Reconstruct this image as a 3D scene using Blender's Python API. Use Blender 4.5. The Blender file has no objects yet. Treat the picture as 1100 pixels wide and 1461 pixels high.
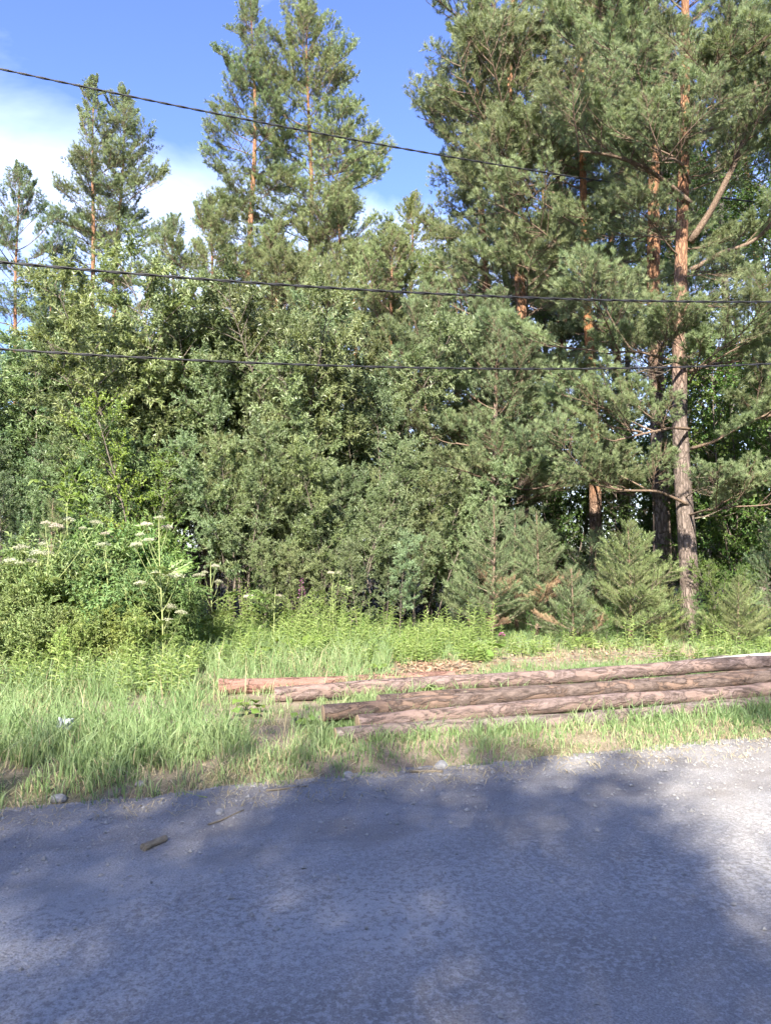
import bpy, math, random
import numpy as np
from mathutils import Vector, Matrix, Euler

R = math.radians
SC = bpy.context.scene
COL = SC.collection

# ------------------------------------------------------------------ camera, sky, sun, exposure
CAM_H, PITCH, FPX = 1.6, R(2.6), 1100.0
cam_d = bpy.data.cameras.new('camera')
cam_d.sensor_fit = 'HORIZONTAL'; cam_d.sensor_width = 36.0; cam_d.lens = 36.0
cam_d.clip_start = 0.05; cam_d.clip_end = 3000
cam = bpy.data.objects.new('camera', cam_d); COL.objects.link(cam)
cam.location = (0, 0, CAM_H); cam.rotation_euler = (R(90) + PITCH, 0, 0)
SC.camera = cam

SUN_EL, SUN_AZ = R(35), R(10)          # light travels away from the camera and a little to its right
world = bpy.data.worlds.new('World'); SC.world = world; world.use_nodes = True
wt = world.node_tree; wt.nodes.clear()
w_out = wt.nodes.new('ShaderNodeOutputWorld'); w_bg = wt.nodes.new('ShaderNodeBackground')
w_sky = wt.nodes.new('ShaderNodeTexSky'); w_sky.sky_type = 'NISHITA'; w_sky.sun_disc = False
w_sky.sun_elevation = SUN_EL; w_sky.sun_rotation = R(180) + SUN_AZ
w_sky.air_density = 1.0; w_sky.dust_density = 0.5; w_sky.ozone_density = 4.0
w_tc = wt.nodes.new('ShaderNodeTexCoord')
w_map = wt.nodes.new('ShaderNodeMapping'); w_map.inputs['Scale'].default_value = (1.6, 1.6, 3.0)
w_map.inputs['Location'].default_value = (1.35, 0.7, 0.2)
w_n = wt.nodes.new('ShaderNodeTexNoise'); w_n.inputs['Scale'].default_value = 1.5; w_n.inputs['Detail'].default_value = 7
w_n.inputs['Roughness'].default_value = 0.55; w_n.inputs['Distortion'].default_value = 0.4
w_r = wt.nodes.new('ShaderNodeMapRange'); w_r.inputs['From Min'].default_value = 0.50; w_r.inputs['From Max'].default_value = 0.84
w_r.inputs['To Max'].default_value = 0.6
w_mix = wt.nodes.new('ShaderNodeMix'); w_mix.data_type = 'RGBA'
w_mix.inputs['B'].default_value = (7.0, 7.6, 9.0, 1)
wt.links.new(w_tc.outputs['Generated'], w_map.inputs['Vector']); wt.links.new(w_map.outputs[0], w_n.inputs['Vector'])
w_s = wt.nodes.new('ShaderNodeSeparateXYZ'); wt.links.new(w_tc.outputs['Generated'], w_s.inputs[0])
w_b = wt.nodes.new('ShaderNodeMapRange'); w_b.inputs['From Min'].default_value = 0.30; w_b.inputs['From Max'].default_value = 0.52; w_b.inputs['To Min'].default_value = 0.125; w_b.inputs['To Max'].default_value = -0.03
wt.links.new(w_s.outputs['Z'], w_b.inputs['Value'])
w_a = wt.nodes.new('ShaderNodeMath'); w_a.operation = 'ADD'; wt.links.new(w_n.outputs['Fac'], w_a.inputs[0]); wt.links.new(w_b.outputs[0], w_a.inputs[1])
wt.links.new(w_a.outputs[0], w_r.inputs['Value']); wt.links.new(w_r.outputs[0], w_mix.inputs['Factor'])
w_hs = wt.nodes.new('ShaderNodeHueSaturation'); w_hs.inputs['Saturation'].default_value = 1.1; w_hs.inputs['Hue'].default_value = 0.52
wt.links.new(w_sky.outputs[0], w_hs.inputs['Color']); wt.links.new(w_hs.outputs[0], w_mix.inputs['A']); wt.links.new(w_mix.outputs['Result'], w_bg.inputs['Color'])
w_bg.inputs['Strength'].default_value = 0.105
wt.links.new(w_bg.outputs[0], w_out.inputs['Surface'])

sun_d = bpy.data.lights.new('sun', 'SUN'); sun_d.energy = 5.0; sun_d.angle = R(0.6); sun_d.color = (1.0, 0.93, 0.80)
sun = bpy.data.objects.new('sun', sun_d); COL.objects.link(sun)
SUN_DIR = Vector((math.sin(SUN_AZ) * math.cos(SUN_EL), math.cos(SUN_AZ) * math.cos(SUN_EL), -math.sin(SUN_EL)))
sun.rotation_euler = SUN_DIR.to_track_quat('-Z', 'Y').to_euler(); sun.location = (-5, -20, 30)

vs = SC.view_settings
vs.view_transform = 'Standard'; vs.look = 'None'; vs.gamma = 1.0; vs.exposure = 1.95; vs.use_curve_mapping = False
SC.render.engine = 'CYCLES'
cy = SC.cycles
cy.max_bounces = 4; cy.diffuse_bounces = 3; cy.glossy_bounces = 1; cy.transmission_bounces = 2; cy.transparent_max_bounces = 2
cy.use_adaptive_sampling = True; cy.adaptive_threshold = 0.025; cy.adaptive_min_samples = 16
cy.use_denoising = True

# ------------------------------------------------------------------ pixel <-> world
CP, SP_ = math.cos(PITCH), math.sin(PITCH)
def ray(u, v):
    a = (u - 550.0) / FPX; b = (730.5 - v) / FPX
    return np.array([a, CP - b * SP_, SP_ + b * CP])
def ground_at(u, v, z=0.0):
    d = ray(u, v); t = (z - CAM_H) / d[2]
    return np.array([d[0] * t, d[1] * t, z])
def at_y(u, v, Y):
    d = ray(u, v); t = Y / d[1]
    return np.array([d[0] * t, Y, CAM_H + d[2] * t])
def to_px(x, y, z):
    zz = z - CAM_H
    f = y * CP + zz * SP_; up = -y * SP_ + zz * CP
    return 550 + FPX * x / f, 730.5 - FPX * up / f

# ------------------------------------------------------------------ noise
def vnoise(x, y, seed=0):
    x = np.asarray(x, float); y = np.asarray(y, float)
    xi = np.floor(x).astype(np.int64); yi = np.floor(y).astype(np.int64)
    fx = x - xi; fy = y - yi
    fx = fx * fx * (3 - 2 * fx); fy = fy * fy * (3 - 2 * fy)
    def h(i, j):
        n = (i * 374761393 + j * 668265263 + seed * 1274126177) & 0x7fffffff
        n = ((n ^ (n >> 13)) * 1274126177) & 0x7fffffff
        n = n ^ (n >> 16)
        return (n & 0xffff) / 65535.0
    a = h(xi, yi) * (1 - fx) + h(xi + 1, yi) * fx
    b = h(xi, yi + 1) * (1 - fx) + h(xi + 1, yi + 1) * fx
    return a * (1 - fy) + b * fy
def fnoise(x, y, seed=0, octv=4):
    s = 0; a = 0.5
    for k in range(octv):
        s = s + a * vnoise(np.asarray(x) * 2 ** k, np.asarray(y) * 2 ** k, seed + k * 7); a *= 0.5
    return s / (1 - 0.5 ** octv)

# ------------------------------------------------------------------ mesh collector
def nrmz(a):
    return a / np.maximum(np.linalg.norm(a, axis=-1, keepdims=True), 1e-9)

class Geo:
    def __init__(self):
        self.v = []; self.t = []; self.n = 0; self.f = []      # f: (faces array, mat, smooth)
    def add(self, verts, faces, mat=0, tint=0.5, smooth=False):
        verts = np.asarray(verts, float).reshape(-1, 3)
        faces = np.asarray(faces, np.int64)
        self.v.append(verts)
        self.t.append(np.broadcast_to(np.asarray(tint, float), (len(verts),)))
        self.f.append((faces + self.n, mat, smooth)); self.n += len(verts)
    def tube(self, P, rad, n=8, mat=0, tint=0.5, cap=True, rough=0.0, rng=None):
        P = np.asarray(P, float); m = len(P); rad = np.broadcast_to(np.asarray(rad, float), (m,))
        T = nrmz(np.gradient(P, axis=0))
        d = nrmz(P[-1] - P[0]); ref = np.eye(3)[int(np.argmin(np.abs(d)))]
        A = nrmz(np.cross(T, ref)); B = np.cross(T, A)
        an = np.linspace(0, 2 * np.pi, n, endpoint=False)
        rr = rad[:, None] * np.ones((1, n))
        if rough and rng is not None: rr = rr * (1 + rough * rng.standard_normal((m, n)))
        V = P[:, None, :] + rr[..., None] * (np.cos(an)[None, :, None] * A[:, None, :] + np.sin(an)[None, :, None] * B[:, None, :])
        i = np.arange(m - 1)[:, None]; j = np.arange(n)[None, :]; j2 = (j + 1) % n
        F = np.stack([i * n + j, (i + 1) * n + j, (i + 1) * n + j2, i * n + j2], -1).reshape(-1, 4)[:, ::-1]
        self.add(V.reshape(-1, 3), F, mat, tint, True)
        if cap:
            base = self.n - m * n
            for end, k in ((0, 0), (1, m - 1)):
                self.add(P[k][None], np.zeros((0, 3), int), mat, tint)
                c = self.n - 1; o = base + k * n
                jj = np.arange(n)
                tri = np.stack([np.full(n, c), o + (jj + 1) % n, o + jj] if end == 0 else [np.full(n, c), o + jj, o + (jj + 1) % n], -1)
                self.f.append((tri, mat, False))
    def leaves(self, pos, dr, nr, L, W, mat=0, tint=0.5, fold=0.25, droop=0.15, wide=0.42):
        pos = np.asarray(pos); N = len(pos)
        dr = nrmz(dr); side = nrmz(np.cross(dr, nr)); up = np.cross(side, dr)
        L = np.broadcast_to(np.asarray(L, float), (N,))[:, None]; W = np.broadcast_to(np.asarray(W, float), (N,))[:, None]
        tip = pos + dr * L - up * L * droop
        mid = pos + dr * L * wide + up * W * fold
        V = np.stack([pos, mid + side * W * 0.5, tip, mid - side * W * 0.5], 1).reshape(-1, 3)
        b = np.arange(N)[:, None] * 4
        F = np.concatenate([b + np.array([[0, 1, 2]]), b + np.array([[0, 2, 3]])], 0)
        self.add(V, F, mat, np.repeat(np.broadcast_to(tint, (N,)), 4))
    def needles(self, pos, ax, rng, n=24, axl=0.13, nl=0.075, w=0.005, mat=1, tint=None, spread=0.75):
        N = len(pos); ax = nrmz(ax)
        if tint is None: tint = rng.random(N)
        ref = nrmz(rng.standard_normal((N, 3))); A = nrmz(np.cross(ax, ref)); B = np.cross(ax, A)
        ph = rng.random((N, n)) * 2 * np.pi; s = rng.random((N, n)) ** 0.8
        rad = np.cos(ph)[..., None] * A[:, None] + np.sin(ph)[..., None] * B[:, None]
        sp = spread * (1.15 - 0.6 * s)[..., None]
        d = nrmz(ax[:, None] * 0.75 + rad * sp)
        p0 = pos[:, None] + ax[:, None] * (s * axl)[..., None]
        sd = nrmz(np.cross(d, nrmz(rng.standard_normal((N, n, 3)))))
        l = nl * (0.75 + 0.5 * rng.random((N, n)))[..., None]
        V = np.stack([p0 + sd * w * .5, p0 - sd * w * .5, p0 + d * l], 2).reshape(-1, 3)
        F = np.arange(N * n * 3).reshape(-1, 3)
        self.add(V, F, mat, np.repeat(np.clip(tint, 0, 1), n * 3))
    def mesh(self, name, mats):
        me = bpy.data.meshes.new(name)
        V = np.concatenate(self.v); T = np.concatenate(self.t)
        me.vertices.add(len(V)); me.vertices.foreach_set('co', V.astype(np.float32).ravel())
        fl = [(f, m, s) for f, m, s in self.f if len(f)]
        li = np.concatenate([f.ravel() for f, m, s in fl]); tot = np.concatenate([np.full(len(f), f.shape[1]) for f, m, s in fl])
        mi = np.concatenate([np.full(len(f), m) for f, m, s in fl]); sm = np.concatenate([np.full(len(f), s) for f, m, s in fl])
        me.loops.add(len(li)); me.loops.foreach_set('vertex_index', li.astype(np.int32))
        me.polygons.add(len(tot)); st = np.concatenate([[0], np.cumsum(tot)[:-1]])
        me.polygons.foreach_set('loop_start', st.astype(np.int32)); me.polygons.foreach_set('loop_total', tot.astype(np.int32))
        for m in mats: me.materials.append(m)
        me.polygons.foreach_set('material_index', mi.astype(np.int32)); me.polygons.foreach_set('use_smooth', sm)
        a = me.attributes.new('tint', 'FLOAT', 'POINT'); a.data.foreach_set('value', T.astype(np.float32))
        me.update(); me.validate()
        return me

def obj(name, data, parent=None, loc=(0, 0, 0), rot=None, scale=None, color=None):
    o = bpy.data.objects.new(name, data); COL.objects.link(o)
    if parent is not None: o.parent = parent
    o.location = [float(c) for c in loc]
    if rot is not None: o.rotation_euler = rot
    if scale is not None: o.scale = (scale, scale, scale) if np.isscalar(scale) else scale
    if color is not None: o.color = (*color, 1)
    return o
def tag(o, label, cat, group=None):
    o['label'] = label; o['category'] = cat
    if group: o['group'] = group
    return o
def thing(name, label, cat, loc, group=None):
    o = obj(name, None, None, loc); o.empty_display_size = 0.2
    return tag(o, label, cat, group)

# ------------------------------------------------------------------ materials
class M:
    def __init__(self, name):
        self.m = bpy.data.materials.new(name); self.m.use_nodes = True
        self.nt = self.m.node_tree; self.nt.nodes.clear()
        self.out = self.nt.nodes.new('ShaderNodeOutputMaterial')
    def n(self, typ, ins=None, **kw):
        nd = self.nt.nodes.new('ShaderNode' + typ)
        for k, v in kw.items(): setattr(nd, k, v)
        for k, v in (ins or {}).items():
            s = nd.inputs[k]
            if isinstance(v, bpy.types.NodeSocket): self.nt.links.new(v, s)
            else: s.default_value = v
        return nd
    def mix(self, f, a, b, mode='MIX'):
        nd = self.n('Mix', data_type='RGBA', blend_type=mode)
        for k, v in (('Factor', f), ('A', a), ('B', b)):
            s = [i for i in nd.inputs if i.name == k and i.enabled][0]
            if isinstance(v, bpy.types.NodeSocket): self.nt.links.new(v, s)
            else: s.default_value = (*v, 1) if isinstance(v, tuple) and len(v) == 3 else v
        return [o for o in nd.outputs if o.enabled][0]
    def ramp(self, f, lo, hi, a=0.0, b=1.0):
        return self.n('MapRange', {'Value': f, 'From Min': lo, 'From Max': hi, 'To Min': a, 'To Max': b}).outputs[0]
    def noise(self, scale, vec=None, detail=4, rough=0.55, dist=0.0):
        i = {'Scale': scale, 'Detail': detail, 'Roughness': rough, 'Distortion': dist}
        if vec is not None: i['Vector'] = vec
        return self.n('TexNoise', i).outputs['Fac']
    def coords(self, scale=(1, 1, 1), which='Object'):
        tc = self.n('TexCoord')
        return self.n('Mapping', {'Vector': tc.outputs[which], 'Scale': scale}).outputs[0]
    def bump(self, h, strength=0.5, dist=0.02):
        return self.n('Bump', {'Height': h, 'Strength': strength, 'Distance': dist}).outputs[0]
    def surf(self, sock):
        self.nt.links.new(sock, self.out.inputs['Surface']); return self.m
    def principled(self, col, rough=0.8, normal=None, spec=0.3):
        i = {'Base Color': col if isinstance(col, bpy.types.NodeSocket) else (*col, 1), 'Roughness': rough, 'Specular IOR Level': spec}
        if normal is not None: i['Normal'] = normal
        return self.n('BsdfPrincipled', i).outputs[0]

def foliage(name, a, b, trans=0.3, rough=0.55, spec=0.35, tcol=None):
    m = M(name)
    at = m.n('Attribute', attribute_name='tint').outputs['Fac']
    oi = m.n('ObjectInfo')
    c = m.mix(at, a, b)
    c = m.mix(1.0, c, oi.outputs['Color'], 'MULTIPLY')
    hsv = m.n('HueSaturation', {'Color': c, 'Hue': m.ramp(oi.outputs['Random'], 0, 1, 0.485, 0.515), 'Value': m.ramp(oi.outputs['Random'], 0, 1, 0.85, 1.15), 'Saturation': 1.0})
    c = hsv.outputs[0]
    p = m.principled(c, rough, None, spec)
    tc = m.mix(1.0, c, tcol or (1.25, 1.2, 0.6), 'MULTIPLY')
    t = m.n('BsdfTranslucent', {'Color': tc}).outputs[0]
    mx = m.n('MixShader', {0: trans}); m.nt.links.new(p, mx.inputs[1]); m.nt.links.new(t, mx.inputs[2])
    return m.surf(mx.outputs[0])

def bark(name, cols, scale=(9, 9, 2.2), bump=0.6, orange=None):
    """cols: dark, mid, light; orange: (colour, z where it starts, z where it is full)."""
    m = M(name)
    v = m.coords(scale)
    n1 = m.noise(1.6, v, 6, 0.65, 0.6)
    nv = m.n('TexNoise', {'Vector': v, 'Scale': 0.9, 'Detail': 5}).outputs['Color']
    v3 = m.n('VectorMath', {0: v, 1: m.n('VectorMath', {0: nv, 'Scale': 1.7}, operation='SCALE').outputs[0]}, operation='ADD').outputs[0]
    vo = m.n('TexVoronoi', {'Vector': v3, 'Scale': 1.9}, feature='DISTANCE_TO_EDGE').outputs['Distance']
    pl = m.ramp(vo, 0.0, 0.22)
    c = m.mix(m.ramp(n1, 0.3, 0.7), cols[1], cols[2])
    if orange:
        tc = m.n('TexCoord'); z = m.n('SeparateXYZ', {'Vector': tc.outputs['Object']}).outputs['Z']
        nz = m.noise(1.2, m.coords((1, 1, .6)), 3)
        zz = m.n('Math', {0: z, 1: m.ramp(nz, 0, 1, -1.6, 1.6)}, operation='ADD').outputs[0]
        fac = m.ramp(zz, orange[1], orange[2])
        oc = m.mix(m.ramp(n1, 0.3, 0.72), orange[0], tuple(min(1, x * 1.7) for x in orange[0]))
        c = m.mix(fac, c, oc)
    c = m.mix(m.ramp(pl, 0, 1, 0.62, 0.0), c, cols[0])
    h = m.n('Math', {0: pl, 1: n1}, operation='MULTIPLY').outputs[0]
    return m.surf(m.principled(c, 0.9, m.bump(h, bump, 0.03), 0.15))

def plain(name, a, b, scale=30, rough=0.8, bump=0.3, stretch=(1, 1, 1), spec=0.3):
    m = M(name); v = m.coords(stretch)
    n = m.noise(scale, v, 5, 0.6)
    return m.surf(m.principled(m.mix(m.ramp(n, 0.32, 0.68), a, b), rough, m.bump(n, bump, 0.01), spec))

MAT = {}
MAT['needle'] = foliage('pine_needles', (0.105, 0.148, 0.078), (0.28, 0.335, 0.20), 0.25, 0.5, 0.4)
MAT['young_needle'] = foliage('young_pine_needles', (0.12, 0.170, 0.088), (0.26, 0.32, 0.19), 0.25, 0.5, 0.4)
MAT['dry_needle'] = foliage('dry_needles', (0.20, 0.13, 0.09), (0.36, 0.25, 0.18), 0.1, 0.7, 0.2, (1, 1, 1))
MAT['willow_leaf'] = foliage('willow_leaf', (0.10, 0.142, 0.064), (0.265, 0.315, 0.185), 0.3, 0.42, 0.5)
MAT['birch_leaf'] = foliage('birch_leaf', (0.065, 0.120, 0.034), (0.150, 0.225, 0.065), 0.35, 0.42, 0.5)
MAT['herb_leaf'] = foliage('herb_leaf', (0.125, 0.190, 0.060), (0.26, 0.33, 0.115), 0.35, 0.5, 0.4)
MAT['fresh_leaf'] = foliage('fresh_weed_leaf', (0.155, 0.235, 0.065), (0.31, 0.385, 0.13), 0.35, 0.5, 0.4)
MAT['bright_leaf'] = foliage('bright_leaf', (0.125, 0.215, 0.040), (0.215, 0.310, 0.075), 0.4, 0.5, 0.4)
MAT['grass'] = foliage('grass_blade', (0.125, 0.205, 0.075), (0.285, 0.350, 0.170), 0.3, 0.5, 0.4)
MAT['dry_grass'] = foliage('dry_grass', (0.30, 0.24, 0.15), (0.46, 0.39, 0.26), 0.2, 0.7, 0.2, (1, 1, 1))
MAT['umbel'] = foliage('white_umbel', (0.36, 0.38, 0.24), (0.55, 0.55, 0.42), 0.25, 0.7, 0.2, (1, 1, 1))
MAT['umbel_old'] = foliage('faded_umbel', (0.45, 0.40, 0.32), (0.66, 0.60, 0.48), 0.2, 0.7, 0.2, (1, 1, 1))
MAT['pink'] = foliage('pink_petal', (0.50, 0.14, 0.36), (0.66, 0.28, 0.52), 0.3, 0.6, 0.2, (1, 1, 1))
MAT['herb_stem'] = plain('herb_stem', (0.20, 0.24, 0.09), (0.30, 0.34, 0.15), 20, 0.6, 0.1)
MAT['pine_bark'] = bark('pine_bark', ((0.035, 0.028, 0.024), (0.13, 0.10, 0.085), (0.25, 0.20, 0.175)), (8, 8, 2.6), 0.9, ((0.24, 0.125, 0.070), 4.0, 7.5))
MAT['orange_bark'] = bark('orange_pine_bark', ((0.05, 0.03, 0.022), (0.14, 0.10, 0.08), (0.26, 0.20, 0.165)), (8, 8, 2.6), 0.9, ((0.25, 0.115, 0.05), 2.2, 3.8))
MAT['limb_bark'] = bark('limb_bark', ((0.06, 0.04, 0.03), (0.15, 0.10, 0.07), (0.29, 0.22, 0.165)), (14, 14, 14), 0.5)
MAT['twig'] = plain('grey_twig', (0.11, 0.085, 0.065), (0.26, 0.21, 0.16), 24, 0.9, 0.4)
MAT['willow_bark'] = plain('willow_bark', (0.07, 0.055, 0.045), (0.20, 0.17, 0.14), 9, 0.85, 0.4, (3, 3, 1))
MAT['birch_bark'] = plain('dark_leaf_tree_bark', (0.045, 0.04, 0.035), (0.20, 0.18, 0.16), 5, 0.85, 0.4, (3, 3, 8))
MAT['cable'] = plain('black_cable_sheath', (0.012, 0.012, 0.014), (0.03, 0.03, 0.034), 40, 0.45, 0.1)
MAT['pole'] = plain('weathered_pole_wood', (0.16, 0.14, 0.12), (0.30, 0.27, 0.23), 6, 0.9, 0.4, (6, 6, 0.7))
MAT['ceramic'] = plain('insulator_ceramic', (0.5, 0.5, 0.48), (0.6, 0.6, 0.58), 10, 0.3, 0.05)
MAT['stone'] = plain('grey_stone', (0.16, 0.158, 0.155), (0.36, 0.35, 0.34), 25, 0.9, 0.5)
MAT['chip'] = foliage('bark_chip', (0.20, 0.125, 0.08), (0.42, 0.285, 0.19), 0.0, 0.85, 0.2, (1, 1, 1))
MAT['litter'] = plain('pale_plastic_scrap', (0.38, 0.41, 0.45), (0.50, 0.53, 0.56), 12, 0.35, 0.3)
MAT['stick'] = plain('weathered_stick', (0.13, 0.105, 0.075), (0.27, 0.225, 0.16), 18, 0.85, 0.5, (1, 5, 5))

def m_endgrain():
    m = M('cut_end_grain'); v = m.coords()
    s = m.n('SeparateXYZ', {'Vector': v})
    r2 = m.n('Math', {0: s.outputs['Y'], 1: s.outputs['Z']}, operation='ADD')
    ln = m.n('VectorMath', {0: m.n('CombineXYZ', {'Y': s.outputs['Y'], 'Z': s.outputs['Z']}).outputs[0]}, operation='LENGTH').outputs['Value']
    w = m.n('Math', {0: m.n('Math', {0: ln, 1: 900.0}, operation='MULTIPLY').outputs[0]}, operation='SINE').outputs[0]
    c = m.mix(m.ramp(w, -1, 1, 0, 0.55), (0.36, 0.26, 0.17), (0.20, 0.13, 0.08))
    c = m.mix(m.ramp(m.noise(30, v, 4), 0.4, 0.8, 0, 0.5), c, (0.22, 0.17, 0.13))
    return m.surf(m.principled(c, 0.9))
MAT['endgrain'] = m_endgrain()

def m_log(name, dark, mid, peel, amt):
    m = M(name)
    n1 = m.noise(1.5, m.coords((2.2, 9, 9)), 6, 0.62, 0.5); n2 = m.noise(2.4, m.coords((6, 15, 15)), 6, 0.72, 0.6)
    n3 = m.noise(1.0, m.coords((3.2, 9, 9)), 6, 0.68, 0.8)
    st = m.noise(1.0, m.coords((1.2, 42, 42)), 4, 0.6, 0.3)
    c = m.mix(m.ramp(n2, 0.33, 0.67), dark, mid)
    pf = m.ramp(n3, 0.60 - amt * 0.35, 0.68 - amt * 0.35, 0, .75)                # bark scraped away in patches
    wood = m.mix(m.ramp(n1, 0.32, 0.68), peel, tuple(x * 0.55 for x in peel))
    wood = m.mix(m.ramp(st, 0.54, 0.68, 0, 0.35), wood, tuple(x * 0.4 for x in peel))
    c = m.mix(pf, c, wood)
    rim = m.n('Math', {0: m.ramp(n3, 0.575 - amt * 0.35, 0.615 - amt * 0.35), 1: m.ramp(n3, 0.625 - amt * 0.35, 0.665 - amt * 0.35, 1, 0)}, operation='MULTIPLY').outputs[0]
    c = m.mix(m.n('Math', {0: rim, 1: 0.4}, operation='MULTIPLY').outputs[0], c, (0.05, 0.035, 0.03))
    vor = m.n('TexVoronoi', {'Vector': m.coords((5.5, 16, 16)), 'Scale': 0.55}).outputs['Distance']
    c = m.mix(m.ramp(vor, 0.05, 0.17, 0.85, 0.0), c, (0.04, 0.03, 0.026))
    h = m.n('Math', {0: n2, 1: m.n('Math', {0: pf, 1: 0.8}, operation='MULTIPLY').outputs[0]}, operation='SUBTRACT').outputs[0]
    return m.surf(m.principled(c, 0.88, m.bump(h, 1.0, 0.02), 0.2))
MAT['log_a'] = m_log('log_bark_pinkish', (0.10, 0.073, 0.067), (0.25, 0.188, 0.174), (0.285, 0.20, 0.172), 0.40)
MAT['log_b'] = m_log('log_bark_brown', (0.065, 0.048, 0.042), (0.185, 0.14, 0.122), (0.255, 0.17, 0.13), 0.30)
MAT['log_c'] = m_log('log_bark_greyed', (0.11, 0.088, 0.082), (0.24, 0.198, 0.184), (0.29, 0.22, 0.19), 0.33)
MAT['log_red'] = m_log('log_bark_reddish', (0.12, 0.06, 0.045), (0.27, 0.15, 0.12), (0.34, 0.20, 0.16), 0.55)
MAT['log_pale'] = m_log('peeled_pole_wood', (0.42, 0.38, 0.33), (0.60, 0.56, 0.50), (0.66, 0.62, 0.56), 0.6)

def m_ground():
    m = M('verge_soil'); v = m.coords()
    n1 = m.noise(0.7, v, 5, 0.6); n2 = m.noise(6, v, 6, 0.65); n3 = m.noise(60, v, 4, 0.6)
    c = m.mix(m.ramp(n2, 0.35, 0.65), (0.23, 0.18, 0.135), (0.36, 0.295, 0.225))
    c = m.mix(m.ramp(n1, 0.45, 0.6, 0.0, 0.75), c, (0.12, 0.13, 0.055))
    c = m.mix(m.ramp(n3, 0.4, 0.7, 0.0, 0.5), c, (0.14, 0.11, 0.08))
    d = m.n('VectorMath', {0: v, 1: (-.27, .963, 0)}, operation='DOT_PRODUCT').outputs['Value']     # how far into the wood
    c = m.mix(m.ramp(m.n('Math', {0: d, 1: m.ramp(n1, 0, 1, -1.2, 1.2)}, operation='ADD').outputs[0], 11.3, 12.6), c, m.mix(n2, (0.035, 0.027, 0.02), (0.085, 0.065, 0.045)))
    h = m.n('Math', {0: n2, 1: n3}, operation='ADD').outputs[0]
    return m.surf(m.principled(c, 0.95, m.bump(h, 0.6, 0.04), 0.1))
MAT['ground'] = m_ground()

def m_road():
    m = M('packed_gravel_road')
    vs_ = m.coords((0.55, 1.0, 1.0)); v = m.coords()
    big = m.noise(0.55, vs_, 4, 0.55, 0.3)
    mid = m.noise(3.2, m.coords((0.6, 1.0, 1)), 6, 0.62, 0.5)
    fine = m.noise(34, m.coords((1.0, 1.0, 1)), 5, 0.72, 0.2)
    grit = m.noise(110, v, 3, 0.7)
    vor = m.n('TexVoronoi', {'Vector': v, 'Scale': 75}).outputs['Distance']
    a = m.n('Math', {0: m.n('Math', {0: big, 1: 1.0}, operation='MULTIPLY').outputs[0], 1: m.n('Math', {0: mid, 1: 0.45}, operation='MULTIPLY').outputs[0]}, operation='ADD').outputs[0]
    a = m.n('Math', {0: a, 1: m.n('Math', {0: fine, 1: 1.5}, operation='MULTIPLY').outputs[0]}, operation='ADD').outputs[0]
    crust = m.ramp(a, 1.40, 1.58, 0, .85)                                  # pale dry dust lying in ragged patches over darker grit
    tc = m.n('TexCoord'); yy = m.n('SeparateXYZ', {'Vector': tc.outputs['Object']}).outputs['Y']   # distance across the road, 0 at the verge
    edge = m.ramp(m.n('Math', {0: yy, 1: m.ramp(mid, 0, 1, -0.5, 0.5)}, operation='ADD').outputs[0], -1.75, -0.95, 1.0, 0.0)
    crust = m.n('Math', {0: crust, 1: edge}, operation='MULTIPLY').outputs[0]
    dark = m.mix(m.ramp(grit, 0.35, 0.7), (0.185, 0.174, 0.168), (0.35, 0.338, 0.328))
    dark = m.mix(m.ramp(mid, 0.42, 0.62, 0, 0.5), dark, (0.165, 0.146, 0.13))
    pale = m.mix(m.ramp(grit, 0.3, 0.7), (0.315, 0.309, 0.303), (0.405, 0.397, 0.389))
    c = m.mix(crust, dark, pale)
    h = m.n('Math', {0: m.n('Math', {0: grit, 1: vor}, operation='SUBTRACT').outputs[0], 1: m.n('Math', {0: crust, 1: 0.35}, operation='MULTIPLY').outputs[0]}, operation='ADD').outputs[0]
    return m.surf(m.principled(c, 0.95, m.bump(h, 0.5, 0.012), 0.15))
MAT['road'] = m_road()

# ------------------------------------------------------------------ ground and road
E0 = ground_at(0, 1152); E1 = ground_at(1100, 1050)
RD = nrmz((E1 - E0)[:2]); RN = np.array([-RD[1], RD[0]])            # along the road, and away from it into the verge
RANG = math.atan2(RD[1], RD[0])
def road_st(x, y):
    dx = x - E0[0]; dy = y - E0[1]
    return dx * RD[0] + dy * RD[1], dx * RN[0] + dy * RN[1]
def road_xy(s, t):
    return E0[0] + s * RD[0] + t * RN[0], E0[1] + s * RD[1] + t * RN[1]
ROAD_W = 8.2
def edge_shift(s):
    return 0.6 * (fnoise(s * 0.7, 3.3, 5, 3) - 0.5) + 0.30 * (fnoise(s * 3, 9.1, 6, 4) - .5)
def ground_z(x, y):
    x = np.asarray(x, float); y = np.asarray(y, float)
    s, t = road_st(x, y)
    te = t + edge_shift(s)
    near = np.clip(te / 0.30, 0, 1)
    far = np.clip((-ROAD_W - te) / 0.5, 0, 1)
    k = np.maximum(near, far)
    bumps = 0.07 * (fnoise(x * 0.8, y * 0.8, 11, 4) - 0.5) + 0.025 * (fnoise(x * 5, y * 5, 12, 3) - 0.5)
    big = np.clip((np.abs(te) - 6) / 40, 0, 1) * 1.2 * (fnoise(x * .05, y * .05, 13, 3) - 0.5)
    return -0.07 + k * (0.085 + bumps + big)
def lines(lo, hi, step, far, grow=1.28):
    a = list(np.arange(lo, hi + 1e-6, step)); st = step
    r = []; p = a[-1]
    while p < far: st *= grow; p += st; r.append(p)
    st = step; l = []; p = a[0]
    while p > -far: st *= grow; p -= st; l.append(p)
    return np.array(l[::-1] + a + r)
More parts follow.
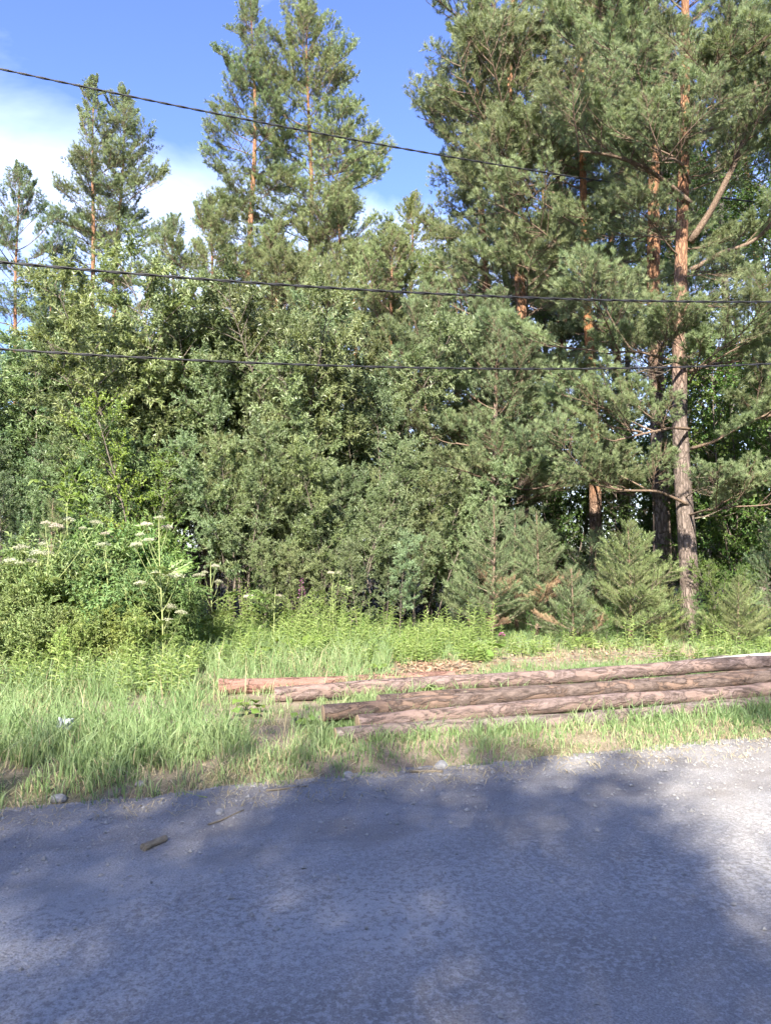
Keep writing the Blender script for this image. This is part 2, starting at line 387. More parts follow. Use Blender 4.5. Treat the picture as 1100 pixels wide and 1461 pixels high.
def sheet(name, X, Y, fz, mat):
    gx, gy = np.meshgrid(X, Y)
    g = Geo(); nx, ny = len(X), len(Y)
    i = np.arange(ny - 1)[:, None]; j = np.arange(nx - 1)[None, :]
    F = np.stack([i * nx + j, i * nx + j + 1, (i + 1) * nx + j + 1, (i + 1) * nx + j], -1).reshape(-1, 4)
    g.add(np.stack([gx, gy, fz(gx, gy)], -1).reshape(-1, 3), F, 0, 0.5, True)
    return g.mesh(name, [mat])
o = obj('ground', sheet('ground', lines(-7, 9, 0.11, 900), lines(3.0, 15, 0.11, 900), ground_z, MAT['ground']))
o['kind'] = 'structure'
def road_z(s, t):
    z = 0.030 * (fnoise(s * 0.35, t * 1.3, 21, 3) - 0.5) + 0.014 * (fnoise(s * 4, t * 4, 22, 3) - 0.5) + 0.006 * (fnoise(s * 16, t * 16, 23, 2) - 0.5)
    z = z + 0.035 * (fnoise(s * 5, t * 6, 25, 4) - 0.5) * np.clip((t + 1.5) / .8, 0, 1)
    e = np.maximum(np.clip(t + 0.15, 0, 2), np.clip(-ROAD_W - t, 0, 2))
    return z - 0.16 * e
TT = np.concatenate([np.arange(-ROAD_W - 1.0, -5.0, 0.3), np.arange(-5.0, 0.62, 0.06)])
o = obj('road', sheet('road', lines(-1.5, 9, 0.06, 300), TT, road_z, MAT['road']), None, (E0[0], E0[1], 0), (0, 0, RANG))
o['kind'] = 'structure'
def top_z(x, y):
    s, t = road_st(np.asarray(x, float), np.asarray(y, float))
    return np.maximum(ground_z(x, y), road_z(s, t))

# ------------------------------------------------------------------ pine pieces
def pine_branch(seed, L=2.4, nsec=16, dens=1.0, rise=0.15, nn=30, nl=0.088, nw=0.0066, rbase=0.024, gap=0.12, needle=True, bare=0.28):
    rng = np.random.default_rng(seed); g = Geo()
    t = np.linspace(0, 1, 9)
    ph = rng.random() * 6; wob = 0.06 * L
    def main(u):
        u = np.asarray(u, float)
        return np.stack([L * u, wob * np.sin(ph + 4 * u) * u, L * (rise * u * u + 0.03 * np.sin(5 * u + ph))], -1)
    g.tube(main(t), np.linspace(rbase, 0.006, 9), 6, 0, 0.5, False)
    SP, SA = [], []
    ST = []
    def shoot(p, d, prob=1.0, tb=.5):
        if rng.random() < prob * dens: SP.append(p); SA.append(d); ST.append(tb)
    up = np.array([0, 0, 1.0])
    for k in range(nsec):
        u = bare + (0.97 - bare) * (k + rng.random() * .6) / nsec
        p = main(u); tg = nrmz(main(u + .02) - main(u - .02))
        sd = (1 if k % 2 else -1); an = R(rng.uniform(32, 62))
        lat = np.array([-tg[1], tg[0], 0]) * sd
        d = nrmz(tg * math.cos(an) + lat * math.sin(an) + up * rng.uniform(-.05, .35))
        l = L * (0.42 * (1 - u) + 0.15) * rng.uniform(.7, 1.25)
        q = np.linspace(0, 1, 5)[:, None]
        P = p + d * l * q + (tg * 0.18 + up * 0.16) * l * q * q
        g.tube(P, np.linspace(0.0095, 0.004, 5), 4, 0, 0.5, False)
        skip = rng.random() < gap
        for w in (0.35, 0.55, 0.75, 0.9, 1.0):
            b = P[0] + d * l * w + (tg * .18 + up * .16) * l * w * w
            for s2 in ((-1, 1) if w < 1 else (0,)):
                lat2 = nrmz(np.cross(d, up)) * s2
                d2 = nrmz(d * 0.75 + lat2 * rng.uniform(.5, 1.0) + up * rng.uniform(0.0, .55))
                l2 = rng.uniform(.10, .26) * L / 2.4
                e = b + d2 * l2
                g.tube(np.array([b, e]), [0.0035, 0.002], 3, 0, 0.5, False)
                if skip or not needle: continue
                tb = rng.normal(.5, .24)
                for _ in range(3 if rng.random() < .7 else 4):
                    shoot(e - d2 * .04, nrmz(d2 + up * .45 + rng.normal(0, .55, 3)), 1.0, tb)
                shoot(b + d2 * l2 * .35, nrmz(d2 + up * .6), 0.3, tb - .2)
    for u in np.linspace(.62, 1.0, 7):
        if needle:
            tg = nrmz(main(u) - main(u - .03)); shoot(main(u), nrmz(tg + up * .4 + rng.normal(0, .25, 3)))
    if needle:
        SPa, SAa = np.array(SP), np.array(SA)
        # light and dark patches of foliage age
        tn = np.clip(np.array(ST) + 0.15 * rng.standard_normal(len(SPa)), 0, 1)
        g.needles(SPa, SAa, rng, nn, 0.12, nl, nw, 1, tn)
    return g
NB = [MAT['limb_bark'], MAT['needle']]
BR = [pine_branch(100 + k, 2.4, 16, 1.0, rise=[.10, .18, .26, .05][k % 4]).mesh('pine_branch', NB) for k in range(8)]
BR_SHORT = [pine_branch(200 + k, 1.5, 13, 1.0, rise=.3, bare=.12).mesh('pine_branch_short', NB) for k in range(4)]
BR_DEAD = [pine_branch(300 + k, 1.6, 8, 1.0, rise=-.12 + .1 * k, needle=False, rbase=.02).mesh('dead_branch', [MAT['twig']]) for k in range(3)]
BR_LEAD = [pine_branch(350 + k, 1.3, 12, 1.0, rise=0.0, bare=.05).mesh('pine_leader', NB) for k in range(2)]
YN = [MAT['twig'], MAT['young_needle']]
def young_branch(seed, L=0.75):
    rng = np.random.default_rng(seed); g = Geo(); up = np.array([0, 0, 1.0])
    t = np.linspace(0, 1, 6); P = np.stack([L * t, 0.03 * np.sin(3 * t + seed), L * .22 * t * t], -1)
    g.tube(P, np.linspace(.008, .003, 6), 4, 0, 0.5, False)
    SP, SA = [], []
    for u in np.linspace(.12, 1, 10):
        p = np.array([L * u, 0.03 * math.sin(3 * u + seed), L * .22 * u * u]); SP.append(p); SA.append(np.array([1, 0, .45]) + rng.normal(0, .1, 3))
    for u in (.3, .5, .62, .75, .9):
        for s in (-1, 1):
            p = np.array([L * u, 0, L * .22 * u * u]); d = nrmz(np.array([.75, s * .75, .3]) + rng.normal(0, .08, 3)); l = L * (.5 * (1 - u) + .14)
            g.tube(np.array([p, p + d * l]), [.004, .002], 3, 0, .5, False)
            for w in np.arange(.2, 1.01, .22): SP.append(p + d * l * w); SA.append(d + up * .35)
    g.needles(np.array(SP), np.array(SA), rng, 34, 0.11, 0.06, 0.004, 1, np.clip(.5 + .28 * rng.standard_normal(len(SP)), 0, 1), 0.8)
    return g
YB = [young_branch(400 + k).mesh('young_pine_branch', YN) for k in range(4)]
YB_DRY = [young_branch(420 + k).mesh('dry_pine_branch', [MAT['twig'], MAT['dry_needle']]) for k in range(2)]

def trunk_mesh(name, path, rad, n=14, mat=None, seed=0, flare=0.35, rough=0.03):
    rng = np.random.default_rng(seed); g = Geo()
    P = np.asarray(path); r = np.asarray(rad, float).copy()
    z = P[:, 2]; r = r * (1 + flare * np.exp(-np.clip(z, 0, 99) / 0.35))
    g.tube(P, r, n, 0, 0.5, True, rough, rng)
    return g.mesh(name, [mat or MAT['pine_bark']])

def pine(u, y, H, r0, crown0, Rmax, seed, label, nb=60, color=(1, 1, 1), lean=0.0, wob=0.12, dead=0, group='tall pines of the wood', x=None, shape=1.0, lowpitch=-6, gapside=None, barkmat=None):
    rng = np.random.default_rng(seed)
    bx = at_y(u, 780, y)[0] if x is None else x
    gz = float(ground_z(bx, y)) - 0.03
    root = thing('pine_tree', label, 'pine', (bx, y, gz), group)
    zz = np.linspace(0, H, 34); ph = rng.random(2) * 6
    def axis(z):
        z = np.asarray(z, float); f = z / H
        return np.stack([lean * f * H + wob * np.sin(ph[0] + z * .45) * np.clip(z / 3, 0, 1), wob * np.sin(ph[1] + z * .38) * np.clip(z / 3, 0, 1), z], -1)
    rf = lambda z: r0 * (1 - np.asarray(z) / H) ** 0.8 + 0.012
    obj('trunk', trunk_mesh('pine_trunk', axis(zz), rf(zz), 14, barkmat, seed=seed), root)
    crown = obj('crown', None, root); crown.empty_display_size = 0.2
    ga = rng.random() * 6
    for k in range(nb):
        h = ((k + rng.random() * 0.8) / nb) ** 0.9
        z = crown0 + (H - crown0 - 0.25) * h
        rad = Rmax * min(1.0, 1.75 * shape * (1 - h) ** .8 + 0.15) * rng.uniform(.55, 1.15) * (0.72 + 0.28 * min(1, h * 3))
        ga += 2.399 + rng.normal(0, .35)
        if gapside is not None and abs((ga - gapside + math.pi) % (2 * math.pi) - math.pi) < 0.8 and rng.random() < (.9 if gapside < -1.58 else .6): continue
        pitch = R(lowpitch + 8 + 46 * h ** 1.5 + rng.normal(0, 9))
        short = rad < 1.15
        me = (BR_SHORT if short else BR)[rng.integers(4 if short else 8)]
        sc = rad / (1.5 if short else 2.4)
        p = axis(z)
        obj('branch', me, crown, p, (rng.normal(0, .25), -pitch, ga), max(sc, .55 if not short else .42), color)
    p = axis(H - .9)
    obj('branch', BR_LEAD[seed % 2], crown, p, (0, -R(86), 0), 0.75, color)
    for k in range(dead):
        z = crown0 * rng.uniform(.35, 1.0); ga += 2.4 + rng.normal(0, .5)
        obj('dead_branch', BR_DEAD[rng.integers(3)], root, axis(z), (rng.normal(0, .5), R(rng.uniform(-15, 20)), ga), rng.uniform(.4, .9))
    return root, crown, axis, rf

def zrow(row, y): return float(at_y(550, row, y)[2])

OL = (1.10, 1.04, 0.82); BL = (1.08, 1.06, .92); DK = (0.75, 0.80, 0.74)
# three trunks in clear view at the clearing's edge
p1 = pine(983, 13.3, 15.5, .152, 5.6, 2.3, 1, 'pine with bare grey-orange trunk and forked limbs standing clear at the log pile end', 58, BL, 0.0, .09, 8, gapside=-1.57)
p2 = pine(943, 15.4, 17.0, .180, 6.6, 2.5, 2, 'thick dark-based pine close behind the forked pine', 54, BL, 0.0, .09, 9, gapside=-1.4)
p3 = pine(849, 16.8, 15.5, .135, 5.0, 2.6, 3, 'slim pine with vivid orange trunk rising behind the young pines', 64, (1.05, 1.03, .9), -.012, .07, 10, gapside=-1.6, barkmat=MAT['orange_bark'])
# dense crowns between the orange trunk and the open sky
pine(742, 18.0, 17.5, .17, 3.6, 3.0, 4, 'broad pine with dense grey-green crown hiding its trunk beside the orange pine', 70, (1.08, 1.04, .9), 0, .15, 4, shape=1.4)
pine(692, 20.5, 16.9, .17, 3.2, 1.9, 5, 'tall dense pine forming the edge of the wood against open sky', 72, (1.08, 1.04, .85), 0, .15, 4, shape=1.5)
pine(800, 22.5, 21.0, .18, 6.0, 2.8, 6, 'tall pine with upper crown showing behind the broad grey-green pine', 50, (1.0, 1.0, .9), 0, .15, 2)
pine(610, 17.2, 7.3, .08, 0.9, 1.9, 7, 'bushy half-grown pine at the end of the willow thicket', 62, (1.02, 1.03, .92), 0, .06, 0, 'half-grown pines', shape=1.2)
pine(560, 21.5, 10.6, .10, 2.0, 2.1, 8, 'olive half-grown pine behind the willow thicket', 60, OL, 0, .06, 0, 'half-grown pines', shape=1.2)
pine(505, 24.0, 11.0, .11, 2.5, 2.4, 9, 'wide half-grown pine under the twin tall pines', 60, OL, 0, .06, 0, 'half-grown pines', shape=1.2)
pine(706, 16.0, 6.8, .075, 0.8, 1.5, 21, 'bushy half-grown pine hiding the foot of the broad pine', 62, (1.0, 1.02, .95), 0, .06, 0, 'half-grown pines', shape=1.3)
# twin tall pines
pine(357, 30.0, 24.2, .19, 9.5, 2.25, 10, 'tall pine with long orange trunk and narrow dark crown beside its twin', 84, (1.02, 1.04, .88), -.004, .12, 3)
pine(437, 31.0, 24.2, .18, 8.5, 3.0, 11, 'tall light-green pine with pointed crown beside the darker twin', 96, (1.18, 1.12, .88), 0.002, .12, 3, shape=1.25)
# pair of slender pines over the willows
pine(124, 34.0, 22.8, .17, 10.6, 2.05, 12, 'slender pine of the close pair above the willow thicket, with the straighter trunk', 70, (1.15, 1.12, .98), 0, .10, 2, gapside=-1.57)
pine(160, 35.0, 22.9, .17, 10.2, 2.4, 13, 'slender pine of the close pair above the willow thicket, partly hidden by its neighbour', 74, (1.12, 1.12, .98), .006, .12, 2)
pine(16, 31.0, 17.2, .12, 7.0, 2.3, 14, 'thin sparse pine standing alone above the willow thicket', 50, (1.0, 1.05, 1.0), 0, .1, 1)
pine(245, 33.0, 15.8, .12, 6.0, 2.2, 15, 'low pine filling the gap between the slender pair and the tall twins', 44, (.95, 1.0, .92), 0, .12, 1, 'half-grown pines')
pine(295, 27.5, 14.2, .12, 6.0, 2.3, 16, 'low bushy pine at the foot of the tall twins', 54, OL, 0, .12, 0, 'half-grown pines')
pine(395, 27.0, 13.0, .12, 5.5, 2.3, 17, 'low bushy pine between the feet of the tall twins', 54, OL, 0, .12, 0, 'half-grown pines')
pine(60, 29.0, 11.5, .12, 5.5, 2.0, 18, 'short pine rising just over the willow thicket', 40, (.85, .95, .95), 0, .12, 0, 'half-grown pines')
pine(480, 29.0, 15.4, .12, 7.0, 2.6, 19, 'spreading pine below the light-green twin', 54, OL, 0, .12, 0, 'half-grown pines')
pine(585, 28.0, 14.6, .12, 6.0, 1.9, 20, 'yellow-green pine against open sky beside the wood edge', 56, (1.25, 1.12, .75), 0, .12, 0, 'half-grown pines')
# deep wood
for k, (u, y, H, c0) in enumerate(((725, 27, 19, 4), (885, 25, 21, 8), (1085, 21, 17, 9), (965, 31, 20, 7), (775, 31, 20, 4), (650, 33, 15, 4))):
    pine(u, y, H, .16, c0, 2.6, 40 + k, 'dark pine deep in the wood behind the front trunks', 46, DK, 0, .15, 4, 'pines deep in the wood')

# forked limbs of the front pine, traced at the trunk's own distance
def limb(pr, pts, r0, r1, brs, color=BL):
    root, crown = pr[0], pr[1]
    o = np.array(root.location)
    P = np.array([at_y(u, v, y) for u, v, y in pts]) - o
    n = 18; tt = np.linspace(0, len(P) - 1, n)
    Q = np.stack([np.interp(tt, np.arange(len(P)), P[:, k]) for k in range(3)], -1)
    for _ in range(2): Q[1:-1] = (Q[:-2] + Q[2:] + 2 * Q[1:-1]) / 4
    g = Geo(); g.tube(Q, np.linspace(r0, r1, n), 8, 0, .5, True, .03, np.random.default_rng(len(pts)))
    obj('limb', g.mesh('pine_limb', [MAT['limb_bark']]), root)
    rng = np.random.default_rng(int(pts[-1][0]))
    for k in range(brs):
        f = 0.35 + 0.65 * (k + 1) / brs; i = min(n - 1, int(f * (n - 1)))
        d = Q[min(n - 1, i + 1)] - Q[max(0, i - 1)]
        az = math.atan2(d[1], d[0]) + rng.uniform(-1.1, 1.1)
        obj('branch', BR[rng.integers(8)] if k % 2 else BR_SHORT[rng.integers(4)], crown, Q[i], (rng.normal(0, .3), -R(rng.uniform(0, 40)), az), rng.uniform(.4, .75), color)
limb(p1, [(985, 345, 13.3), (1015, 300, 13.1), (1040, 250, 12.9), (1062, 200, 12.8), (1075, 130, 12.7), (1092, 60, 12.7)], .062, .03, 8)
limb(p1, [(985, 290, 13.3), (955, 262, 13.0), (915, 235, 12.7), (870, 220, 12.4), (825, 215, 12.2)], .05, .016, 8)
limb(p1, [(986, 385, 13.3), (1030, 360, 13.0), (1075, 345, 12.8), (1120, 300, 12.6)], .05, .02, 7)
limb(p1, [(984, 200, 13.3), (1020, 180, 13.0), (1070, 178, 12.6), (1130, 150, 12.4)], .04, .018, 6)
limb(p1, [(984, 530, 13.3), (1010, 520, 12.9), (1050, 515, 12.4), (1110, 512, 12.0)], .032, .014, 7)
limb(p1, [(980, 520, 13.2), (950, 512, 12.7), (905, 500, 12.2), (860, 505, 11.8)], .032, .012, 8)
limb(p3, [(848, 625, 16.8), (800, 628, 16.2), (745, 642, 15.6), (690, 640, 15.2), (650, 632, 15.0)], .04, .014, 4)
limb(p3, [(845, 655, 16.7), (800, 690, 15.6), (750, 700, 15.0), (715, 690, 14.6)], .03, .012, 8)
limb(p1, [(982, 720, 13.2), (940, 700, 12.9), (890, 700, 12.6), (840, 690, 12.4)], .028, .012, 8)
limb(p2, [(943, 250, 15.4), (900, 180, 14.8), (880, 90, 14.4), (850, 40, 14.0)], .05, .02, 8)
limb(p1, [(984, 260, 13.2), (975, 235, 12.6), (960, 225, 12.0), (945, 228, 11.6)], .03, .012, 7)
limb(p1, [(985, 150, 13.2), (995, 120, 12.6), (1010, 105, 12.0)], .03, .012, 6)
limb(p1, [(984, 545, 13.2), (992, 530, 12.6), (1000, 520, 12.2)], .02, .01, 4)
limb(p2, [(943, 560, 15.3), (935, 530, 14.6), (920, 515, 14.0)], .025, .012, 5)
limb(p1, [(984, 612, 13.2), (960, 610, 12.5), (930, 616, 12.1), (880, 628, 11.9)], .028, .012, 9)
limb(p3, [(848, 690, 16.7), (870, 700, 15.8), (905, 708, 15.2)], .025, .012, 7)
limb(p1, [(984, 735, 13.2), (1005, 728, 12.6), (1040, 725, 12.2)], .022, .01, 6)
limb(p1, [(986, 640, 13.2), (1020, 630, 12.8), (1065, 600, 12.5), (1115, 590, 12.2)], .03, .012, 8)

# ------------------------------------------------------------------ young pines
def young_pine(u, y, H, seed, label, color=(1, 1, 1), spread=.36, dry=0, nb=None):
    rng = np.random.default_rng(seed); x = at_y(u, 780, y)[0]
    root = thing('young_pine', label, 'pine', (x, y, float(ground_z(x, y)) - .02), 'young pines along the clearing')
    zz = np.linspace(0, H, 12)
    P = np.stack([.02 * np.sin(zz * 2 + seed), .02 * np.cos(zz * 1.7 + seed), zz], -1)
    obj('trunk', trunk_mesh('young_pine_trunk', P, np.linspace(.012 + .010 * H, .006, 12), 7, MAT['limb_bark'], seed), root)
    crown = obj('crown', None, root)
    nw = nb or int(5 + H * 3.4)
    for k in range(nw):
        h = .10 + .84 * k / (nw - 1)
        l = spread * H * (1.06 - h) ** .8 + .06
        for j in range(5):
            if rng.random() < .12: continue
            a = k * .6 + j * 1.257 + rng.normal(0, .2)
            dryb = dry and h < .38 and rng.random() < dry
            obj('branch', (YB_DRY if dryb else YB)[rng.integers(2 if dryb else 4)], crown, (0, 0, H * h + rng.normal(0, .02)),
                (rng.normal(0, .3), -R(rng.uniform(2, 14) + 35 * h), a), l / .75 * rng.uniform(.6, 1.25), color)
    obj('leader', YB[seed % 4], crown, (0, 0, H - .30), (0, -R(89), 0), .42, color)
    return root
young_pine(704, 13.3, 2.35, 61, 'young blue-green pine with reddish dead branches low down', (1.05, 1.05, .95), .33, .4)
young_pine(766, 13.5, 2.25, 62, 'young pine with pale leader between two other young pines, brown twigs at its foot', (1.08, 1.06, .95), .33, .35)
young_pine(897, 12.9, 1.95, 63, 'wide yellow-green young pine with a pale bare lower stem', (1.12, 1.08, .82), .48, 0)
young_pine(815, 12.7, 1.25, 64, 'small young pine with thin straight leader among bushes', (1.0, 1.0, .9), .40, .1)
young_pine(735, 14.3, 2.3, 65, 'young pine standing back between two blue-green young pines', (.9, .98, .95), .33, .2)
young_pine(850, 14.2, 1.9, 66, 'dense young pine at the foot of the orange trunk', (.95, 1.0, .92), .45, 0)
young_pine(942, 12.6, 1.0, 67, 'knee-high yellow-green pine seedling between trunk and logs', (1.2, 1.1, .75), .38, 0)
young_pine(1052, 12.2, 1.05, 68, 'feathery pine seedling at the foot of the leafy wall', (1.15, 1.08, .8), .5, 0)
young_pine(1106, 13.0, 2.0, 69, 'soft grey-green young pine against the leafy wall', (.95, 1.0, .95), .36, 0)
young_pine(76, 10.9, 2.30, 70, 'young pine with fuzzy top sticking out of the tall weeds', (1.12, 1.08, .85), .26, 0)
young_pine(668, 14.6, 1.5, 71, 'short young pine in the dark gap by the willows', (.85, .95, .95), .36, 0)

# ------------------------------------------------------------------ leafy stems (willow, alder, birch)
def leafy_stem(seed, H, lean, nside=34, twigs=8, lpt=17, LL=.082, LW=.021, low=.2, sidelen=1.25, mat_leaf=None, droop=.25, r0=.028, ang=(28, 62)):
    rng = np.random.default_rng(seed); w = Geo(); f = Geo()
    t = np.linspace(0, 1, 12); ph = rng.random() * 6
    def ax(u):
        u = np.asarray(u, float)
        return np.stack([lean * H * u ** 1.5 + .08 * np.sin(5 * u + ph), .10 * np.sin(4 * u + ph * 2), H * u * (1 - .06 * lean * u)], -1)
    w.tube(ax(t), np.linspace(r0, .006, 12), 6, 0, .5, False)
    LP, LD, TN = [], [], []
    for k in range(nside):
        u = low + (1 - low) * ((k + rng.random()) / nside) ** .85; u = min(u, .995)
        p = ax(u); tg = nrmz(ax(u) - ax(u - .02)); az = k * 2.399 + rng.normal(0, .5); an = R(rng.uniform(*ang))
        a = nrmz(np.cross(tg, [1, .3, 0])); b = np.cross(tg, a)
        d = tg * math.cos(an) + (a * math.cos(az) + b * math.sin(az)) * math.sin(an)
        l = sidelen * (.4 + .6 * (1 - u) ** .5) * rng.uniform(.5, 1.2)
        q = np.linspace(0, 1, 4)[:, None]; P = p + d * l * q - np.array([0, 0, .10]) * l * q * q
        w.tube(P, np.linspace(.009, .003, 4), 3, 0, .5, False)
        tb = rng.random()
        for j in range(twigs):
            v = .4 + .6 * (j + rng.random() * .6) / twigs; v = min(v, 1)
            b0 = p + d * l * v - np.array([0, 0, .10]) * l * v * v
            d2 = nrmz(d * .7 + rng.normal(0, .55, 3) + np.array([0, 0, .25])); l2 = rng.uniform(.18, .45)
            w.tube(np.array([b0, b0 + d2 * l2]), [.003, .0015], 3, 0, .5, False)
            s = np.linspace(.08, 1, lpt); pp = b0 + d2 * (l2 * s)[:, None]
            dd = nrmz(d2 * .75 + nrmz(rng.standard_normal((lpt, 3))) * .8 + np.array([0, 0, -.05]))
            LP.append(pp); LD.append(dd); TN.append(np.clip(.25 + .5 * tb + .22 * rng.standard_normal(lpt), 0, 1))
    LP = np.concatenate(LP); LD = np.concatenate(LD); TN = np.concatenate(TN); N = len(LP)
    nr = nrmz(np.array([0, 0, .8]) + .8 * rng.standard_normal((N, 3)))
    f.leaves(LP, LD, nr, LL * rng.uniform(.7, 1.25, N), LW * rng.uniform(.8, 1.25, N), 0, TN, .3, droop)
    return w, f
WST = []
for k in range(7):
    w, f = leafy_stem(500 + k, 6.0, [.05, .15, .25, .35, .1, .2, .3][k], 36, 10, 24, .095, .0235, .26, 1.4)
    WST.append((w.mesh('willow_stem', [MAT['willow_bark']]), f.mesh('willow_foliage', [MAT['willow_leaf']])))
AST = []
for k in range(4):
    w, f = leafy_stem(540 + k, 5.0, [.06, .18, .28, .12][k], 34, 8, 12, .058, .046, .08, 1.1, None, .2)
    AST.append((w.mesh('leafy_stem', [MAT['willow_bark']]), f.mesh('leafy_foliage', [MAT['birch_leaf']])))
HST = []     # tall weedy stems with broader pointed leaves
for k in range(4):
    w, f = leafy_stem(560 + k, 1.8, [.06, .14, .22, .1][k], 20, 4, 9, .10, .040, .08, .34, None, .3, .008)
    HST.append((w.mesh('weed_stem', [MAT['herb_stem']]), f.mesh('weed_foliage', [MAT['herb_leaf']])))

def shrub(name, cat, group, label, x, y, H, n, seed, kit, refH, color=(1, 1, 1), rad=.5, leanmax=1.0, facing=None):
    rng = np.random.default_rng(seed)
    root = thing(name, label, cat, (x, y, float(ground_z(x, y)) - .03), group)
    for k in range(n):
        w, f = kit[rng.integers(len(kit))]
        a = k * 2 * math.pi / n + rng.normal(0, .3); rr = rad * math.sqrt(rng.random())
        sc = H / refH * rng.uniform(.78, 1.03)
        st = obj('stem', w, root, (rr * math.cos(a), rr * math.sin(a), 0), (rng.normal(0, .05), rng.normal(0, .05), a), sc, color)
        c = tuple(np.clip(np.array(color) * (1 + rng.normal(0, .10)) * (1 + np.array([.03, 0, -.05]) * rng.normal(0, 1)), 0, 2))
        obj('foliage', f, st, color=c)
    return root
G_W = 'willow bushes of the thicket'
wl = [  # pixel column, distance, top row, stems, colour, label
    (-40, 16.5, 455, 8, (.82, .95, .90), 'dark willow bush at the open end of the thicket by the thin pine'),
    (55, 15.8, 440, 9, (.85, .95, .88), 'dark willow bush behind the young pine in the weeds'),
    (140, 16.5, 408, 9, (1.0, 1.0, .9), 'tall willow bush under the slender pair of pines'),
    (215, 15.3, 412, 9, (1.0, 1.02, .92), 'tall willow bush behind the tall umbel plant'),
    (300, 16.4, 392, 10, (1.05, 1.02, .9), 'tallest pale willow bush of the thicket'),
    (385, 15.4, 402, 10, (1.0, 1.0, .95), 'tall pale willow bush in front of the twin pines'),
    (455, 16.2, 425, 9, (1.0, 1.0, .95), 'willow bush with thin pale leaders beneath the light-green twin pine'),
    (530, 15.3, 520, 8, (.98, 1.0, .98), 'silvery willow bush sloping down towards the half-grown pine'),
    (585, 14.6, 640, 7, (1.0, 1.02, 1.0), 'low silvery willow bush at the dark gap by the young pines'),
    (20, 13.6, 600, 7, (.85, .97, .95), 'low front willow bush behind the weeds'),
    (170, 13.5, 575, 7, (.92, 1.02, .9), 'low front willow bush with deep dark gap beside it'),
    (350, 13.6, 585, 7, (1.0, 1.02, .95), 'low front willow bush with silvery leaf sprays'),
    (415, 12.9, 735, 5, (1.05, 1.03, .95), 'small willow bush right behind the pink flower spike'),
    (545, 12.9, 720, 5, (1.0, 1.02, 1.0), 'small willow bush at the end of the fresh weeds'),
    (470, 13.4, 610, 7, (1.0, 1.02, .98), 'low front willow bush above the pink flower spikes'),
]
for k, (u, y, row, n, c, lab) in enumerate(wl):
    shrub('willow_bush', 'willow', G_W, lab, at_y(u, 780, y)[0], y, zrow(row + (58 if u < 180 and row < 500 else 26), y - .5), n, 600 + k, WST, 6.0, tuple(np.array(c) * (1.08, 1.06, 1.0)), .55)

shrub('leafy_sapling', 'sapling', None, 'bright green leafy sapling growing through the front of the willow thicket', at_y(206, 780, 12.7)[0], 12.7, zrow(585, 12.7), 2, 620, AST, 5.0, (1.5, 1.45, 1.0), .1)
# broad leaved bushes and trees around the trunks
G_L = 'leafy bushes around the pine trunks'
ll = [(1050, 14.8, 470, 8, (1.05, 1.1, .95), 'bright leafy bush climbing beside the forked pine trunk'),
      (1115, 14.2, 520, 7, (1.1, 1.1, .9), 'light-green leafy bush behind the soft young pine'),
      (1000, 17.0, 560, 7, (.8, .9, .9), 'dark leafy bush behind the forked pine trunk'),
      (905, 18.0, 600, 7, (.8, .9, .9), 'dark leafy bush between the thick and the slim trunk'),
      (800, 19.0, 560, 7, (.75, .85, .85), 'dark leafy bush behind the slim orange trunk'),
      (700, 18.5, 600, 7, (.75, .85, .85), 'dark leafy bush in the shade of the broad pine'),
      (640, 16.2, 700, 6, (.8, .92, .85), 'dark leafy bush in the gap beside the silvery willow'),
      (1030, 12.9, 790, 6, (1.1, 1.1, .95), 'low leafy bush crowding the base of the forked pine'),
      (855, 12.6, 850, 5, (.95, 1.0, .95), 'low round-leaved bush between two young pines'),
      (790, 12.7, 860, 4, (.95, 1.0, .95), 'small round-leaved bush under the brown twigs'),
      (975, 12.6, 845, 4, (.9, .95, .9), 'small bush hugging the forked pine trunk')]
for k, (u, y, row, n, c, lab) in enumerate(ll):
    shrub('leafy_bush', 'bush', G_L, lab, at_y(u, 780, y)[0], y, zrow(row, y), n, 640 + k, AST, 5.0, c, .4)

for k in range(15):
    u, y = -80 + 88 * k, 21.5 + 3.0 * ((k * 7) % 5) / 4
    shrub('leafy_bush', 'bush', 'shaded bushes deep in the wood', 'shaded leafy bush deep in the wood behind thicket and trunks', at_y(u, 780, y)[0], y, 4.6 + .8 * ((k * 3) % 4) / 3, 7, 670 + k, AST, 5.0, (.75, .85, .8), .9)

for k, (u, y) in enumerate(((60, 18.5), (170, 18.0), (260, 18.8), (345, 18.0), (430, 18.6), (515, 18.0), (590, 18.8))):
    shrub('leafy_bush', 'bush', 'low shaded bushes under the willows', 'low shaded leafy bush under the willow thicket', at_y(u, 780, y)[0], y, 2.3, 6, 690 + k, AST, 5.0, (.7, .8, .75), .9)

